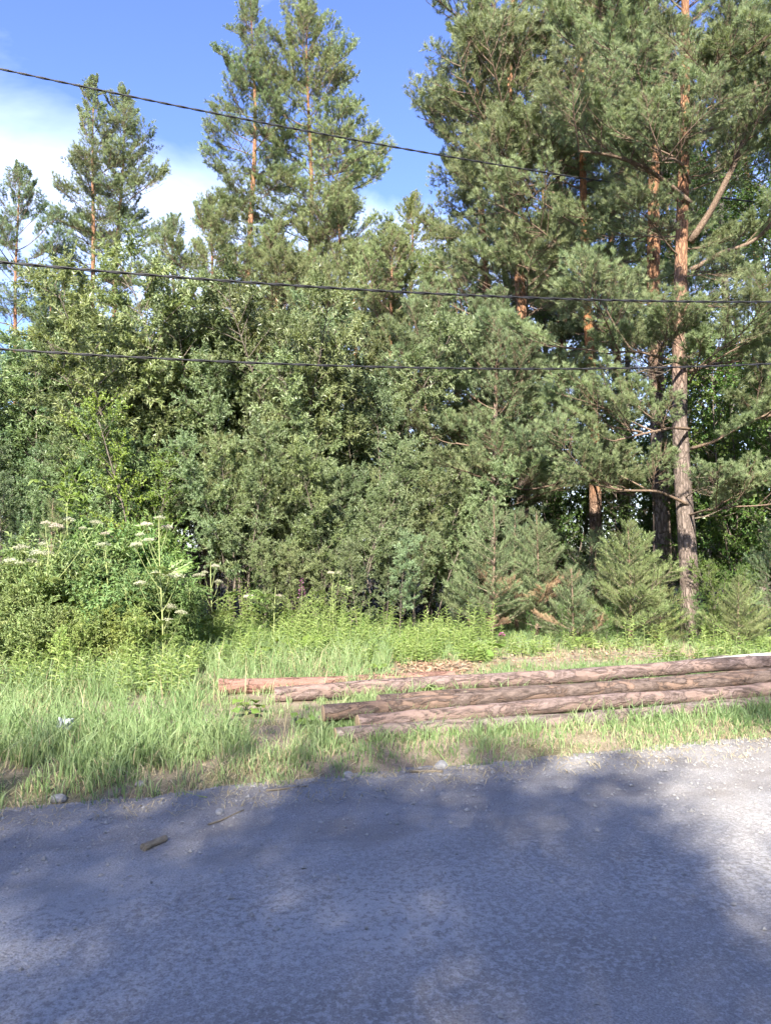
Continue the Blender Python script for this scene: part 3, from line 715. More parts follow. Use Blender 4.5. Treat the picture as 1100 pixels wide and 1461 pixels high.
def leaf_branch(seed, L=2.2):
    w, f = leafy_stem(seed, L, .1, 16, 6, 9, .062, .048, .18, .95, None, .25, .018)
    g = Geo()
    for s, mi in ((w, 0), (f, 1)):
        for V, T in zip(s.v, s.t): pass
        base = g.n
        g.v += s.v; g.t += s.t; g.n += s.n
        g.f += [(F + base, mi, sm) for F, m_, sm in s.f]
    for i, V in enumerate(g.v): g.v[i] = V[:, [2, 1, 0]] * np.array([1, 1, .6])
    return g.mesh('leafy_branch', [MAT['birch_bark'], MAT['birch_leaf']])
LB = [leaf_branch(700 + k) for k in range(5)]
def leaf_tree(u, y, H, r0, c0, Rm, seed, label, nb=46, color=(1, 1, 1), group='leafy trees behind the pines', x=None, top=0.0):
    rng = np.random.default_rng(seed); bx = at_y(u, 780, y)[0] if x is None else x
    root = thing('leafy_tree', label, 'tree', (bx, y, float(ground_z(bx, y)) - .03), group)
    zz = np.linspace(0, H, 26); ph = rng.random() * 6
    ax = lambda z: np.stack([.18 * np.sin(np.asarray(z) * .35 + ph) * np.clip(np.asarray(z) / 4, 0, 1), .15 * np.sin(np.asarray(z) * .3 + 2 * ph) * np.clip(np.asarray(z) / 4, 0, 1), np.asarray(z, float)], -1)
    obj('trunk', trunk_mesh('leafy_tree_trunk', ax(zz), r0 * (1 - zz / H) ** .8 + .01, 10, MAT['birch_bark'], seed), root)
    crown = obj('crown', None, root); ga = rng.random() * 6
    for k in range(nb):
        h = (k + rng.random()) / nb; z = c0 + (H - c0 - .3) * h; ga += 2.399 + rng.normal(0, .4)
        rad = Rm * max(math.sin(math.pi * (.18 + .8 * h)) * .85 + .2, top) * rng.uniform(.6, 1.1)
        obj('branch', LB[rng.integers(5)], crown, ax(z), (rng.normal(0, .5), -R(12 + 45 * h + rng.normal(0, 10)), ga), rad / 2.2, color)
    return root
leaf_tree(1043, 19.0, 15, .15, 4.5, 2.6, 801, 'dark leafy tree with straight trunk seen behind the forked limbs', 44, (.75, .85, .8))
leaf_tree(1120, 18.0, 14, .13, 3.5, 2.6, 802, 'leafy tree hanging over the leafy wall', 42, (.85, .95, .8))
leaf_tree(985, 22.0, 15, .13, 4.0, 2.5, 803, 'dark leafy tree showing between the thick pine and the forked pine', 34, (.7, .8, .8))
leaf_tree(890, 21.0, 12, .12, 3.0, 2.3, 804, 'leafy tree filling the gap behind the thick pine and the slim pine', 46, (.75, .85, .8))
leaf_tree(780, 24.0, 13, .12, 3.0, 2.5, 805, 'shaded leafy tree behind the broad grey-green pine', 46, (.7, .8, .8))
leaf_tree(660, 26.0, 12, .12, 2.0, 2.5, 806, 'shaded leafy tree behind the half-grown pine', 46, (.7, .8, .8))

# the wood across the road, behind the camera: it throws the shade on the road
def back_xy(s, t): return road_xy(s, -ROAD_W - t)
bt = [(-17 + 2.4 * k, 4.5 + 1.4 * ((k * 5) % 3) / 2, H) for k, H in enumerate((11.0, 10.6, 10.8, 10.4, 10.3, 9.7, 8.6, 9.2, 11.2, 11.5, 11.6, 11.6, 11.8, 12.2, 12.0))]
bt += [(-18 + 2.7 * k, 9.5 + 1.6 * ((k * 4) % 3) / 2, H) for k, H in enumerate((14.2, 14.4, 14.0, 14.0, 13.4, 12.0, 14.6, 14.6, 14.8, 14.6, 14.6, 15.5, 15.0))]
bt += [(-24 + 2.9 * k, 14.6 + 1.2 * ((k * 4) % 3) / 2, H) for k, H in enumerate((18.2, 18.0, 18.2, 17.6, 17.6, 18.7, 14.8, 17.6, 18.4, 18.4, 18.6, 18.6))]
for k, (s, t, H) in enumerate(bt):
    x, y = back_xy(s, t)
    leaf_tree(0, y, H, .16, 2.0, 2.7, 850 + k, 'leafy tree of the wood on the other side of the road', 62, (.8, .9, .8), 'trees across the road', x=x, top=.72)

# ------------------------------------------------------------------ logs
def log(pL, pR, r, mat, seed, label, ext=0.0, bend=.02, group='felled logs', taper=.9, cut=True):
    rng = np.random.default_rng(seed); a = np.array(pL, float); b = np.array(pR, float)
    d = nrmz(b - a); b = b + d * ext; L = float(np.linalg.norm(b - a))
    root = thing('log', label, 'log', a, group)
    q = Vector(d).to_track_quat('X', 'Z'); root.rotation_mode = 'QUATERNION'; root.rotation_quaternion = q
    n = 110; m = 20; x = np.linspace(0, L, n); ph = rng.random(3) * 6
    cy_ = bend * np.sin(x * math.pi / L * 1.0 + 0) * math.cos(ph[0]) + .008 * np.sin(x * 2.1 + ph[1]); cz = .010 * np.sin(x * 1.7 + ph[2])
    cy_ -= cy_[0]; cz -= cz[0]
    rr = r * np.linspace(1, taper, n) * (1 + .045 * np.sin(x * 2.3 + ph[0]) * np.sin(x * 5.1 + ph[1]))
    an = np.linspace(0, 2 * np.pi, m, endpoint=False)
    rad = rr[:, None] * (1 + .035 * np.cos(2 * an + ph[1])[None] + .07 * (fnoise(x[:, None] * 7, an[None] * 2.0 + 0 * x[:, None], seed, 3) - .5))
    for _ in range(int(L * 2.2)):                                   # knots where limbs were cut
        xi = rng.uniform(.2, L); ai = rng.random() * 6.28
        dd = ((x[:, None] - xi) / .055) ** 2 + (np.angle(np.exp(1j * (an[None] - ai))) / .45) ** 2
        rad = rad + r * .17 * np.exp(-dd)
    V = np.stack([x[:, None] + 0 * rad, cy_[:, None] + rad * np.cos(an), cz[:, None] + rad * np.sin(an)], -1)
    i = np.arange(n - 1)[:, None]; j = np.arange(m)[None]; j2 = (j + 1) % m
    g = Geo(); g.add(V.reshape(-1, 3), np.stack([i * m + j, i * m + j2, (i + 1) * m + j2, (i + 1) * m + j], -1).reshape(-1, 4)[:, ::-1], 0, .5, True)
    obj('bark', g.mesh('log_bark', [mat]), root)
    for k, sgn in ((0, -1), (n - 1, 1)):
        g = Geo(); ring = V[k] - V[k].mean(0); inner = ring * .93 + np.array([sgn * .004, 0, 0])
        vv = np.concatenate([ring, inner, [[sgn * .005, 0, 0]]])
        F = [[jj, (jj + 1) % m, m + (jj + 1) % m, m + jj] for jj in range(m)]
        g.add(vv, np.array(F)[:, ::sgn * -1 if sgn > 0 else 1], 0)
        g2 = np.array([[m + jj, m + (jj + 1) % m, 2 * m] for jj in range(m)])
        g.f.append((g2, 0, False))
        obj('cut_end', g.mesh('log_cut_end', [MAT['endgrain']]), root, V[k].mean(0))
    return root
RT = 1120
def px(u, v, z): return ground_at(u, v, z)
log(px(478, 1051, .075), px(1100, 1003, .075), .071, MAT['log_c'], 1, 'greyed log lying lowest along the roadside edge of the pile', 1.4)
log(px(510, 1033, .140), px(1100, 984, .190), .071, MAT['log_a'], 2, 'pinkish log resting second in the pile, its cut end set back', 1.3)
log(px(461, 1018, .205), px(1100, 967, .292), .071, MAT['log_b'], 3, 'dark brown log jutting out over the gap in the pile', 1.2)
log(px(392, 992, .095), at_y(1100, 946, 8.75), .078, MAT['log_a'], 4, 'long pinkish log at the back and top of the pile', 1.6)
log(px(312, 980, .085), px(648, 968, .085), .082, MAT['log_red'], 5, 'reddish log lying alone in the grass behind the pile', 0)
log(px(768, 966, .10), px(1100, 936, .17), .055, MAT['log_pale'], 6, 'pale peeled pole lying behind the pile', 1.0)
log(px(890, 957, .09), px(1040, 942, .12), .05, MAT['log_c'], 7, 'short bluish-grey pole lying between the pile and the pale pole', 0)
dP = np.array([-RD[1], RD[0], 0])
b0 = np.array(px(530, 1047, .07)); b1 = np.array(px(1100, 1003, .07))
for k, (off, z) in enumerate(((.22, .07), (.38, .07), (.55, .07), (.75, .075), (.98, .08), (.40, .175), (.62, .19))):
    sh = np.array([RD[0], RD[1], 0]) * (.25 + .15 * (k % 3))
    log(b0 + dP * off + sh + [0, 0, z - .07], b1 + dP * off + [0, 0, z - .07 + (.03 if k > 4 else 0)], .07, MAT['log_b'], 20 + k, 'brown log buried inside the pile under the upper logs', .9)

# ------------------------------------------------------------------ grass, weeds, flowers
def scatter(n, s0, s1, t0, t1, rng):
    s = rng.uniform(s0, s1, n); t = rng.uniform(t0, t1, n)
    x, y = road_xy(s, t); return x, y, s, t
def blades(g, x, y, h, rng, w=.006, mat=0, tint=None, lean=.45):
    N = len(x); z = top_z(x, y) - .01
    az = rng.random(N) * 2 * np.pi; ln = lean * (.3 + rng.random(N)); sa = rng.random(N) * 2 * np.pi
    d = np.stack([np.cos(az), np.sin(az), np.zeros(N)], -1); sd = np.stack([np.cos(sa), np.sin(sa), np.zeros(N)], -1)
    b = np.stack([x, y, z], -1); up = np.array([0, 0, 1.0]); h = h[:, None]; ln = ln[:, None]
    m1 = b + up * h * .55 + d * h * ln * .25; tp = b + up * h * (1 - .25 * ln) + d * h * ln
    w = w * rng.uniform(.7, 1.4, N)[:, None]
    V = np.stack([b - sd * w * .5, b + sd * w * .5, m1 + sd * w * .45, m1 - sd * w * .45, tp], 1).reshape(-1, 3)
    k = np.arange(N)[:, None] * 5
    F4 = k + np.array([[0, 1, 2, 3]]); F3 = k + np.array([[3, 2, 4]])
    tn = np.repeat(rng.random(N) if tint is None else tint, 5)
    g.add(V, F4, mat, tn); g.f.append((F3 + g.n - len(V), mat, False))
rng = np.random.default_rng(77)
def bare(u, v):
    b = np.zeros_like(u)
    for cu, cv, ru, rv in ((392, 1060, 42, 26), (15, 1118, 40, 18), (212, 1112, 36, 12), (620, 966, 66, 20), (770, 948, 150, 9), (900, 940, 120, 9), (460, 968, 26, 6)):
        b = np.maximum(b, np.clip(1.3 - ((u - cu) / ru) ** 2 - ((v - cv) / rv) ** 2, 0, 1))
    return b
gr = Geo()
NT = 30000                                                            # tufts, each a handful of blades
x, y, s, t = scatter(NT, -3.5, 14, -0.45, 9.5, rng)
t[:7000] = rng.uniform(-.35, 1.6, 7000); x, y = road_xy(s, t)
u, v = to_px(x, y, 0.0); te = t + edge_shift(s)
dens = np.clip(.2 + 1.5 * fnoise(x * 1.6, y * 1.6, 31, 3) - .3, 0, 1) * (1 - .97 * bare(u, v))
dens *= np.clip((te + .12) / .35, 0, 1) ** .8
keep = (rng.random(NT) < dens) & (u > -160) & (u < 1260)
x, y, u, v, te = x[keep], y[keep], u[keep], v[keep], te[keep]
tall = np.clip((430 - u) / 160, 0, 1)                                 # the tall stand of grass beside the logs
h = (.11 + .13 * rng.random(len(x))) * (1 - tall) + (.15 + .22 * rng.random(len(x))) * tall
h *= np.clip(.40 + te / 1.1, .35, 1.15)
back = np.clip((te - 2.2) / 1.5, 0, 1); hb = np.where(u > 560, .08 + .16 * rng.random(len(x)), .2 + .28 * rng.random(len(x))); h = h * (1 - back) + back * hb
h = h * np.where((u > 285) & (u < 480) & (te > 1.1) & (te < 3.2), .5, 1.0)
tn = np.clip(.05 + .8 * fnoise(x * 1.1, y * 1.1, 35, 3) + .2 * rng.standard_normal(len(x)), 0, 1)
nb_ = rng.integers(6, 15, len(x)); idx = np.repeat(np.arange(len(x)), nb_); n_ = len(idx)
xx = x[idx] + rng.normal(0, .035, n_); yy = y[idx] + rng.normal(0, .035, n_)
hh = h[idx] * rng.uniform(.45, 1.15, n_); tt_ = np.clip(tn[idx] + .14 * rng.standard_normal(n_), 0, 1)
dryp = rng.random(n_) < np.clip(.05 + .5 * bare(u, v)[idx] + .22 * (te[idx] < .45) + .5 * np.clip(fnoise(x * .9, y * .9, 39, 3) - .55, 0, 1)[idx] * 3, 0, .6)
blades(gr, xx[~dryp], yy[~dryp], hh[~dryp], rng, .0068, 0, tt_[~dryp], .6)
blades(gr, xx[dryp], yy[dryp], hh[dryp] * .8, rng, .005, 1, None, 1.1)
# seed-head stalks and fallen straw
x, y, s, t = scatter(260, -3, 6, .6, 4.5, rng); u, v = to_px(x, y, 0); k = (u < 470) & (u > -100)
blades(gr, x[k], y[k], rng.uniform(.3, .55, k.sum()), rng, .005, 1, None, .35)
x, y, s, t = scatter(12000, -3, 12, -.5, 1.6, rng)
blades(gr, x, y, rng.uniform(.03, .08, len(x)), rng, .005, 1, None, 3.0)
o = obj('grass', gr.mesh('grass', [MAT['grass'], MAT['dry_grass']])); o['kind'] = 'stuff'; o['label'] = 'pale green grass covering the verge along the road'

def herb(g, x, y, H, rng, n=34, LL=.10, LW=.020, mat=0):
    z0 = float(ground_z(x, y)); ln = rng.normal(0, .12, 2)
    q = np.linspace(0, 1, 4)[:, None]
    P = np.array([x, y, z0]) + np.array([ln[0] * H, ln[1] * H, H]) * q
    g.tube(P, np.linspace(.005, .002, 4), 3, 1, .5, False)
    f = np.linspace(.12, 1, n); a = np.arange(n) * 2.399
    pos = np.array([x, y, z0]) + np.array([ln[0] * H, ln[1] * H, H]) * f[:, None]
    d = np.stack([np.cos(a), np.sin(a), .35 + .9 * f ** 3], -1)
    nr = nrmz(np.array([0, 0, 1.0]) + .3 * rng.standard_normal((n, 3)) - .4 * d)
    sz = (1.15 - .6 * f) * rng.uniform(.8, 1.2, n)
    g.leaves(pos, d, nr, LL * sz, LW * sz, mat, np.clip(rng.normal(.5, .2) + .15 * rng.standard_normal(n), 0, 1), .2, .3)
ug = Geo(); rng = np.random.default_rng(88)
for _ in range(900):
    uu = rng.uniform(-40, 700); yy = rng.uniform(10.3, 13.3)
    if uu > 560 and rng.random() < .5: continue
    xx = at_y(uu, 780, yy)[0]; cl = float(fnoise(xx * 1.1, yy * 1.1, 52, 3))
    if rng.random() > cl * 1.7: continue
    herb(ug, xx, yy, (.5 + cl) * (.25 + .55 * np.clip((yy - 10.3) / 2.4, 0, 1)) * rng.uniform(.6, 1.25) * (1.0 if uu < 560 else .7), rng, 30, .115, .024, 0)
for _ in range(420):
    uu = rng.uniform(560, 1180); yy = rng.uniform(10.2, 12.6)
    xx = at_y(uu, 780, yy)[0]
    if bare(np.array([to_px(xx, yy, 0)[0]]), np.array([to_px(xx, yy, 0)[1]]))[0] > .4: continue
    cl = float(fnoise(xx * 1.3, yy * 1.3, 51, 3))
    if cl < .44: continue
    herb(ug, xx, yy, rng.uniform(.12, .30) + max(0, cl - .5) * 1.3, rng, 20, .10, .03, 0)
for _ in range(260):
    uu = rng.uniform(-60, 420); yy = rng.uniform(8.0, 10.2); xx = at_y(uu, 780, yy)[0]
    if uu > 275 and yy < 9.7: continue
    herb(ug, xx, yy, rng.uniform(.25, .55), rng, 22, .11, .03, 0)
o = obj('undergrowth', ug.mesh('undergrowth', [MAT['fresh_leaf'], MAT['herb_stem']])); o['kind'] = 'stuff'; o['label'] = 'fresh green leafy weeds in front of the willow thicket'

# tall weeds in the corner by the tall grass
G_H = 'tall leafy weeds by the willow thicket'
hw = [(-20, 10.0, 1.75, (1, 1, .9)), (22, 9.7, 1.35, (.9, .95, .9)), (55, 10.4, 1.85, (1.05, 1.05, .9)), (95, 9.9, 1.55, (.95, 1, .9)), (130, 10.4, 1.75, (.9, .98, .9)), (165, 10.0, 1.5, (.75, .9, .8)),
      (200, 10.6, 1.55, (.7, .85, .75)), (245, 10.6, 1.35, (.75, .9, .75)), (40, 9.3, .95, (1.0, 1.0, .95)), (110, 9.3, .9, (1.1, 1.1, .8)), (180, 9.5, .95, (1.1, 1.1, .8)), (-10, 9.2, .85, (1, 1, 1)), (150, 11.2, 2.0, (.8, .95, .8)), (215, 11.6, 2.1, (.75, .95, .7))]
hw = [(u, y, H * .84, tuple(np.array(c) * (1.18, 1.10, 1.4))) for u, y, H, c in hw]
for k, (u, y, H, c) in enumerate(hw):
    shrub('tall_weed', 'weed', G_H, 'tall leafy green weed in the clump beside the tall grass', at_y(u, 780, y)[0], y, H, 8, 900 + k, HST, 1.8, c, .28)
w, f = leafy_stem(575, 2.42, .02, 9, 3, 6, .11, .045, .80, .10, None, .2, .010)
x_ = at_y(103, 780, 10.8)[0]; r_ = thing('leafy_sapling', 'bright yellow-green sapling tip beside the fuzzy young pine', 'sapling', (x_, 10.8, float(ground_z(x_, 10.8))))
obj('foliage', f.mesh('sapling_foliage', [MAT['bright_leaf']]), obj('stem', w.mesh('sapling_stem', [MAT['herb_stem']]), r_))

# umbel plants
def umbel_mesh(seed, rad=.085, old=False):
    rng = np.random.default_rng(seed); g = Geo(); n = 19
    for k in range(n):
        rr = rad * math.sqrt((k + .5) / n); a = k * 2.399
        tip = np.array([rr * math.cos(a), rr * math.sin(a), .055 + .03 * (1 - (rr / rad) ** 2) + rng.normal(0, .004)])
        g.tube(np.array([[0, 0, 0], tip]), [.0016, .0012], 3, 0, .5, False)
        m = 22; p = tip + np.stack([rng.normal(0, .012, m), rng.normal(0, .012, m), rng.normal(.004, .007, m)], -1)
        d = rng.standard_normal((m, 3)) * [1, 1, .6]
        g.leaves(p, d, np.tile([0, -.5, .8], (m, 1)) + .8 * rng.standard_normal((m, 3)), .013, .011, 1, rng.random(m), .1, 0)
    return g.mesh('umbel', [MAT['herb_stem'], MAT['umbel_old' if old else 'umbel']])
UM = [umbel_mesh(1), umbel_mesh(2, .1), umbel_mesh(3, .07), umbel_mesh(4, .085, True)]
def fern_leaf(seed, L=.42):
    rng = np.random.default_rng(seed); g = Geo(); t = np.linspace(0, 1, 6)
    P = np.stack([L * t, 0 * t, L * (.25 * t - .45 * t * t)], -1); g.tube(P, np.linspace(.004, .0015, 6), 3, 0, .5, False)
    pos, dr = [], []
    for u in np.linspace(.3, 1, 7):
        c = np.array([L * u, 0, L * (.25 * u - .45 * u * u)])
        for s in ((-1, 1) if u < 1 else (0,)):
            d = nrmz(np.array([.7, s * .8, -.1])); l = L * .45 * (1.15 - u) + .04
            for w in np.linspace(.3, 1, 4): pos.append(c + d * l * w); dr.append(d + rng.normal(0, .5, 3) * [1, 1, .3])
    n = len(pos); g.leaves(np.array(pos), np.array(dr), np.tile([0, 0, 1.0], (n, 1)), .085, .045, 1, np.clip(rng.normal(.5, .2, n), 0, 1), .15, .2)
    return g.mesh('umbel_leaf', [MAT['herb_stem'], MAT['herb_leaf']])
FL = [fern_leaf(k) for k in range(3)]
def umbel_plant(u, y, H, heads, seed, label, group='umbel plants'):
    """heads: (du, row) of each flower head in the photograph."""
    rng = np.random.default_rng(seed); x = at_y(u, 780, y)[0]; gz = float(ground_z(x, y))
    root = thing('umbel_plant', label, 'flower', (x, y, gz), group); o = np.array([x, y, gz])
    g = Geo(); zz = np.linspace(0, H, 8)
    P = np.stack([.03 * np.sin(zz * 2 + seed), .03 * np.cos(zz + seed) - .03, zz], -1)
    g.tube(P, np.linspace(.012, .006, 8), 6, 0, .5, False)
    tips = []
    for (hu, hv) in heads:
        yy = y + rng.uniform(-.25, .15); p = at_y(hu, hv + 6, yy) - o
        zb = max(.3, min(H - .02, p[2] - np.hypot(p[0], p[1]) * 1.3 - .1)); b = np.array([np.interp(zb, zz, P[:, 0]), np.interp(zb, zz, P[:, 1]), zb])
        m = (b + p) / 2 + np.array([(p[0] - b[0]) * .12, 0, -.04]); q = np.linspace(0, 1, 6)[:, None]
        C = b * (1 - q) ** 2 + 2 * m * q * (1 - q) + p * q * q
        g.tube(C, np.linspace(.006, .0028, 6), 4, 0, .5, False); tips.append((p, p - m))
    obj('stalk', g.mesh('umbel_stalk', [MAT['herb_stem']]), root)
    for p, d in tips:
        d = nrmz(nrmz(d) * .4 + np.array([0, 0, 1.0])); e = Vector(d).to_track_quat('Z', 'X').to_euler()
        obj('umbel', UM[rng.integers(4)], root, p, e, rng.uniform(.62, 1.0))
    for k in range(6):
        z = H * rng.uniform(.12, .75)
        obj('leaf', FL[rng.integers(3)], root, (np.interp(z, zz, P[:, 0]), np.interp(z, zz, P[:, 1]), z), (rng.normal(0, .3), -R(rng.uniform(10, 45)), rng.random() * 6.28), rng.uniform(.6, 1.0))
    return root
umbel_plant(232, 9.6, 1.92, [(228, 738), (238, 752), (209, 748), (200, 762), (195, 778), (212, 770), (240, 822), (252, 823), (200, 832), (222, 818), (242, 868), (258, 874), (240, 886)], 1, 'tallest umbel plant with many white heads standing alone over the grass')
umbel_plant(305, 11.4, 1.35, [(307, 806), (292, 815), (311, 830), (284, 820), (287, 842)], 2, 'umbel plant with flat white heads before the dark willow gap')
umbel_plant(478, 12.6, 1.2, [(472, 815), (484, 816), (499, 821)], 3, 'thin umbel plant with three white heads by the pink spikes')
umbel_plant(395, 12.3, .95, [(397, 848), (355, 850)], 4, 'low umbel plant with two faded heads in the fresh weeds')
for k, hd in enumerate((((65, 745), (98, 742), (136, 745), (80, 752)), ((30, 782), (28, 802), (45, 802), (15, 800)), ((62, 775), (75, 780), (52, 790), (66, 790)), ((150, 760), (148, 778), (118, 752)),
                        ((89, 836), (118, 846), (76, 855)), ((118, 867), (56, 870), (60, 808), (84, 808)))):
    umbel_plant(hd[0][0] + 4, 9.7 + .12 * k, max(1.0, zrow(hd[0][1] + 40, 9.8)), hd, 10 + k, ('umbel plant whose creamy heads ring the top of the fuzzy young pine', 'umbel plant with creamy heads at the outer side of the weed clump', 'umbel plant with four close creamy heads on the face of the weed clump',
                 'umbel plant with three heads between the yellow-green sapling and the tallest umbel plant', 'short umbel plant with three heads halfway down the weed clump', 'lowest umbel plant with scattered creamy heads in the weed clump')[k])
# pale flower head low in the grass
# fireweed with pink spikes
def fireweed(u, y, H, seed):
    rng = np.random.default_rng(seed); x = at_y(u, 780, y)[0]
    root = thing('fireweed', 'fireweed plant with pink flower spike before the willow thicket', 'flower', (x, y, float(ground_z(x, y))), 'pink fireweed spikes')
    g = Geo(); herb(g, 0, 0, H * .85, rng, 40, .11, .02, 0)
    zoff = float(ground_z(0, 0)); g.v = [V - np.array([0, 0, zoff]) for V in g.v]
    obj('leafy_stem', g.mesh('fireweed_stem', [MAT['herb_leaf'], MAT['herb_stem']]), root)
    f = Geo(); n = 70; q = np.sort(rng.random(n)); a = rng.random(n) * 6.28; w = .045 * (1.05 - q)
    pos = np.stack([w * np.cos(a), w * np.sin(a), H * .72 + H * .30 * q], -1)
    f.leaves(pos, np.stack([np.cos(a), np.sin(a), .3 + 0 * a], -1), np.tile([0, 0, 1.0], (n, 1)) + .3 * rng.standard_normal((n, 3)), .028, .024, 0, rng.random(n), .1, .1)
    f.tube(np.array([[0, 0, H * .6], [0, 0, H]]), [.004, .002], 4, 1, .5, False)
    obj('flower_spike', f.mesh('fireweed_spike', [MAT['pink'], MAT['herb_stem']]), root)
for k, (u, y, row) in enumerate(((431, 12.5, 828), (483, 12.7, 836), (266, 10.9, 850), (715, 12.4, 905))):
    fireweed(u, y, zrow(row, y), 40 + k)

# broad soft leaved plants beside the logs
def big_leaf_mesh(seed):
    rng = np.random.default_rng(seed); g = Geo(); n = 12
    a = np.linspace(-2.7, 2.7, n); r = .11 * (1 + .12 * np.cos(5 * a) + .25 * np.cos(a))
    rim = np.stack([.10 + r * np.cos(a), r * np.sin(a), .02 * np.cos(3 * a) - .15 * (r * np.sin(a)) ** 2 / .1], -1)
    V = np.concatenate([[[0, 0, 0]], [[.10, 0, .018]], rim])
    F = [[1, 2 + k, 3 + k] for k in range(n - 1)] + [[0, 2 + n - 1, 1][::-1], [0, 1, 2]]
    g.add(V, np.array(F), 0, .5, True); return g.mesh('big_leaf', [MAT['bright_leaf']])
BLF = [big_leaf_mesh(k) for k in range(2)]
def broad_plant(u, v, n, size, seed, label):
    rng = np.random.default_rng(seed); p = ground_at(u, v); root = thing('broadleaf_plant', label, 'plant', (p[0], p[1], float(ground_z(p[0], p[1]))), 'broad leaved plants by the logs')
    for k in range(n):
        a = k * 2.4 + rng.normal(0, .3); h = size * rng.uniform(.5, 1.1); d = size * rng.uniform(.1, .7)
        e = np.array([math.cos(a) * d, math.sin(a) * d, h])
        g = Geo(); g.tube(np.array([[0, 0, 0], e * [.4, .4, .6], e]), [.004, .003, .002], 4, 0, .5, False)
        lf = obj('leaf', BLF[k % 2], root, e, (rng.normal(0, .3), rng.uniform(-.1, .5), a), size / .25 * rng.uniform(.6, 1.0))
        obj('leaf_stalk', g.mesh('leaf_stalk', [MAT['herb_stem']]), root)
for a in ((352, 1026, 8, .13, 1, 'broad-leaved plant in the tall grass by the jutting log end'), (432, 1042, 6, .11, 2, 'small broad-leaved plant beside the bare soil by the pile'), (612, 996, 12, .16, 3, 'bright broad-leaved plant growing up between the logs'),
          (430, 938, 10, .32, 4, 'large bright broad-leaved plant behind the reddish log'), (365, 948, 9, .2, 5, 'bright broad-leaved plant at the far side of the reddish log end'), (535, 965, 14, .12, 6, 'low bright-leaved patch right behind the reddish log'), (690, 945, 8, .22, 7, 'broad-leaved plant by the bark debris'), (345, 925, 8, .3, 8, 'broad-leaved plant among the fresh weeds'), (835, 925, 6, .16, 9, 'yellowish broad-leaved plant before the small bushes'), (490, 930, 7, .22, 10, 'broad-leaved plant with pale leaf in the open grass')):
    broad_plant(*a)

# bark chips and needles left from peeling the logs
rng = np.random.default_rng(5); g = Geo()
P = []
for (cu, cv, su, sv, n) in ((620, 962, 40, 7, 700), (600, 950, 30, 4, 250), (760, 943, 90, 5, 260), (880, 937, 90, 6, 420), (500, 968, 60, 4, 250), (690, 955, 60, 6, 250)):
    for _ in range(n): P.append(ground_at(rng.normal(cu, su), min(1000, max(900, rng.normal(cv, sv)))))
P = np.array(P); P[:, 2] = ground_z(P[:, 0], P[:, 1]) + rng.uniform(.004, .03, len(P)); n = len(P)
g.leaves(P, rng.standard_normal((n, 3)) * [1, 1, .25], np.tile([0, 0, 1.0], (n, 1)) + .35 * rng.standard_normal((n, 3)), rng.uniform(.03, .11, n), rng.uniform(.012, .035, n), 0, rng.random(n), .15, 0.0, .5)
o = obj('bark_debris', g.mesh('bark_debris', [MAT['chip']])); o['kind'] = 'stuff'; o['label'] = 'orange bark chips strewn behind the log pile'

# ------------------------------------------------------------------ stones and litter on the road
OC = np.array([[1, 0, 0], [0, 1, 0], [-1, 0, 0], [0, -1, 0], [0, 0, 1], [0, 0, -1]], float)
OF = np.array([[0, 1, 4], [1, 2, 4], [2, 3, 4], [3, 0, 4], [1, 0, 5], [2, 1, 5], [3, 2, 5], [0, 3, 5]])
rng = np.random.default_rng(6); N = 16000
s = rng.uniform(-3, 12, N); t = -np.abs(rng.normal(0, 1.0, N)) + .1; t[:4500] = rng.uniform(-4.8, 0, 4500)
x, y = road_xy(s, t); sz = np.clip(rng.lognormal(math.log(.0052), .5, N), .0025, .02)
z = road_z(s, t) + sz * .25
V = (OC[None] * rng.uniform(.6, 1.35, (N, 6, 1))) * (sz[:, None, None] * np.array([1, 1, .7]))
ca, sa = np.cos(s * 77), np.sin(s * 77)
V = np.stack([V[..., 0] * ca[:, None] - V[..., 1] * sa[:, None], V[..., 0] * sa[:, None] + V[..., 1] * ca[:, None], V[..., 2]], -1) + np.stack([x, y, z], -1)[:, None]
g = Geo(); g.add(V.reshape(-1, 3), (np.arange(N)[:, None, None] * 6 + OF[None]).reshape(-1, 3), 0)
o = obj('gravel', g.mesh('gravel', [MAT['stone']])); o['kind'] = 'stuff'; o['label'] = 'loose grey gravel along the road edge'

def rock(u, v, size, seed, label):
    rng = np.random.default_rng(seed); p = ground_at(u, v)
    import bmesh
    bm = bmesh.new(); bmesh.ops.create_icosphere(bm, subdivisions=2, radius=1)
    for w in bm.verts:
        c = w.co; k = 1 + .5 * (float(fnoise(c.x * 1.3 + seed, c.y * 1.3 + c.z, seed, 2)) - .5)
        w.co = Vector((c.x * size * k, c.y * size * .75 * k, max(-.4, c.z) * size * .6 * k))
    me = bpy.data.meshes.new('stone'); bm.to_mesh(me); bm.free(); me.materials.append(MAT['stone'])
    tag(obj('stone', me, None, (p[0], p[1], float(top_z(p[0], p[1])) + size * .12), (0, 0, seed)), label, 'stone', 'stones at the road edge')
rock(630, 1090, .07, 1, 'largest grey stone at the road edge beside a dark stick')
rock(497, 1100, .05, 2, 'grey stone at the foot of the grass by the road')
rock(84, 1138, .055, 3, 'grey stone half in the grass at the verge corner')
rock(200, 1122, .045, 4, 'small grey stone at the grass edge by a straw')
rock(313, 1161, .035, 5, 'pebble lying on the gravel beyond the thick stick')
rock(458, 1175, .022, 6, 'tiny pale pebble on the open road')
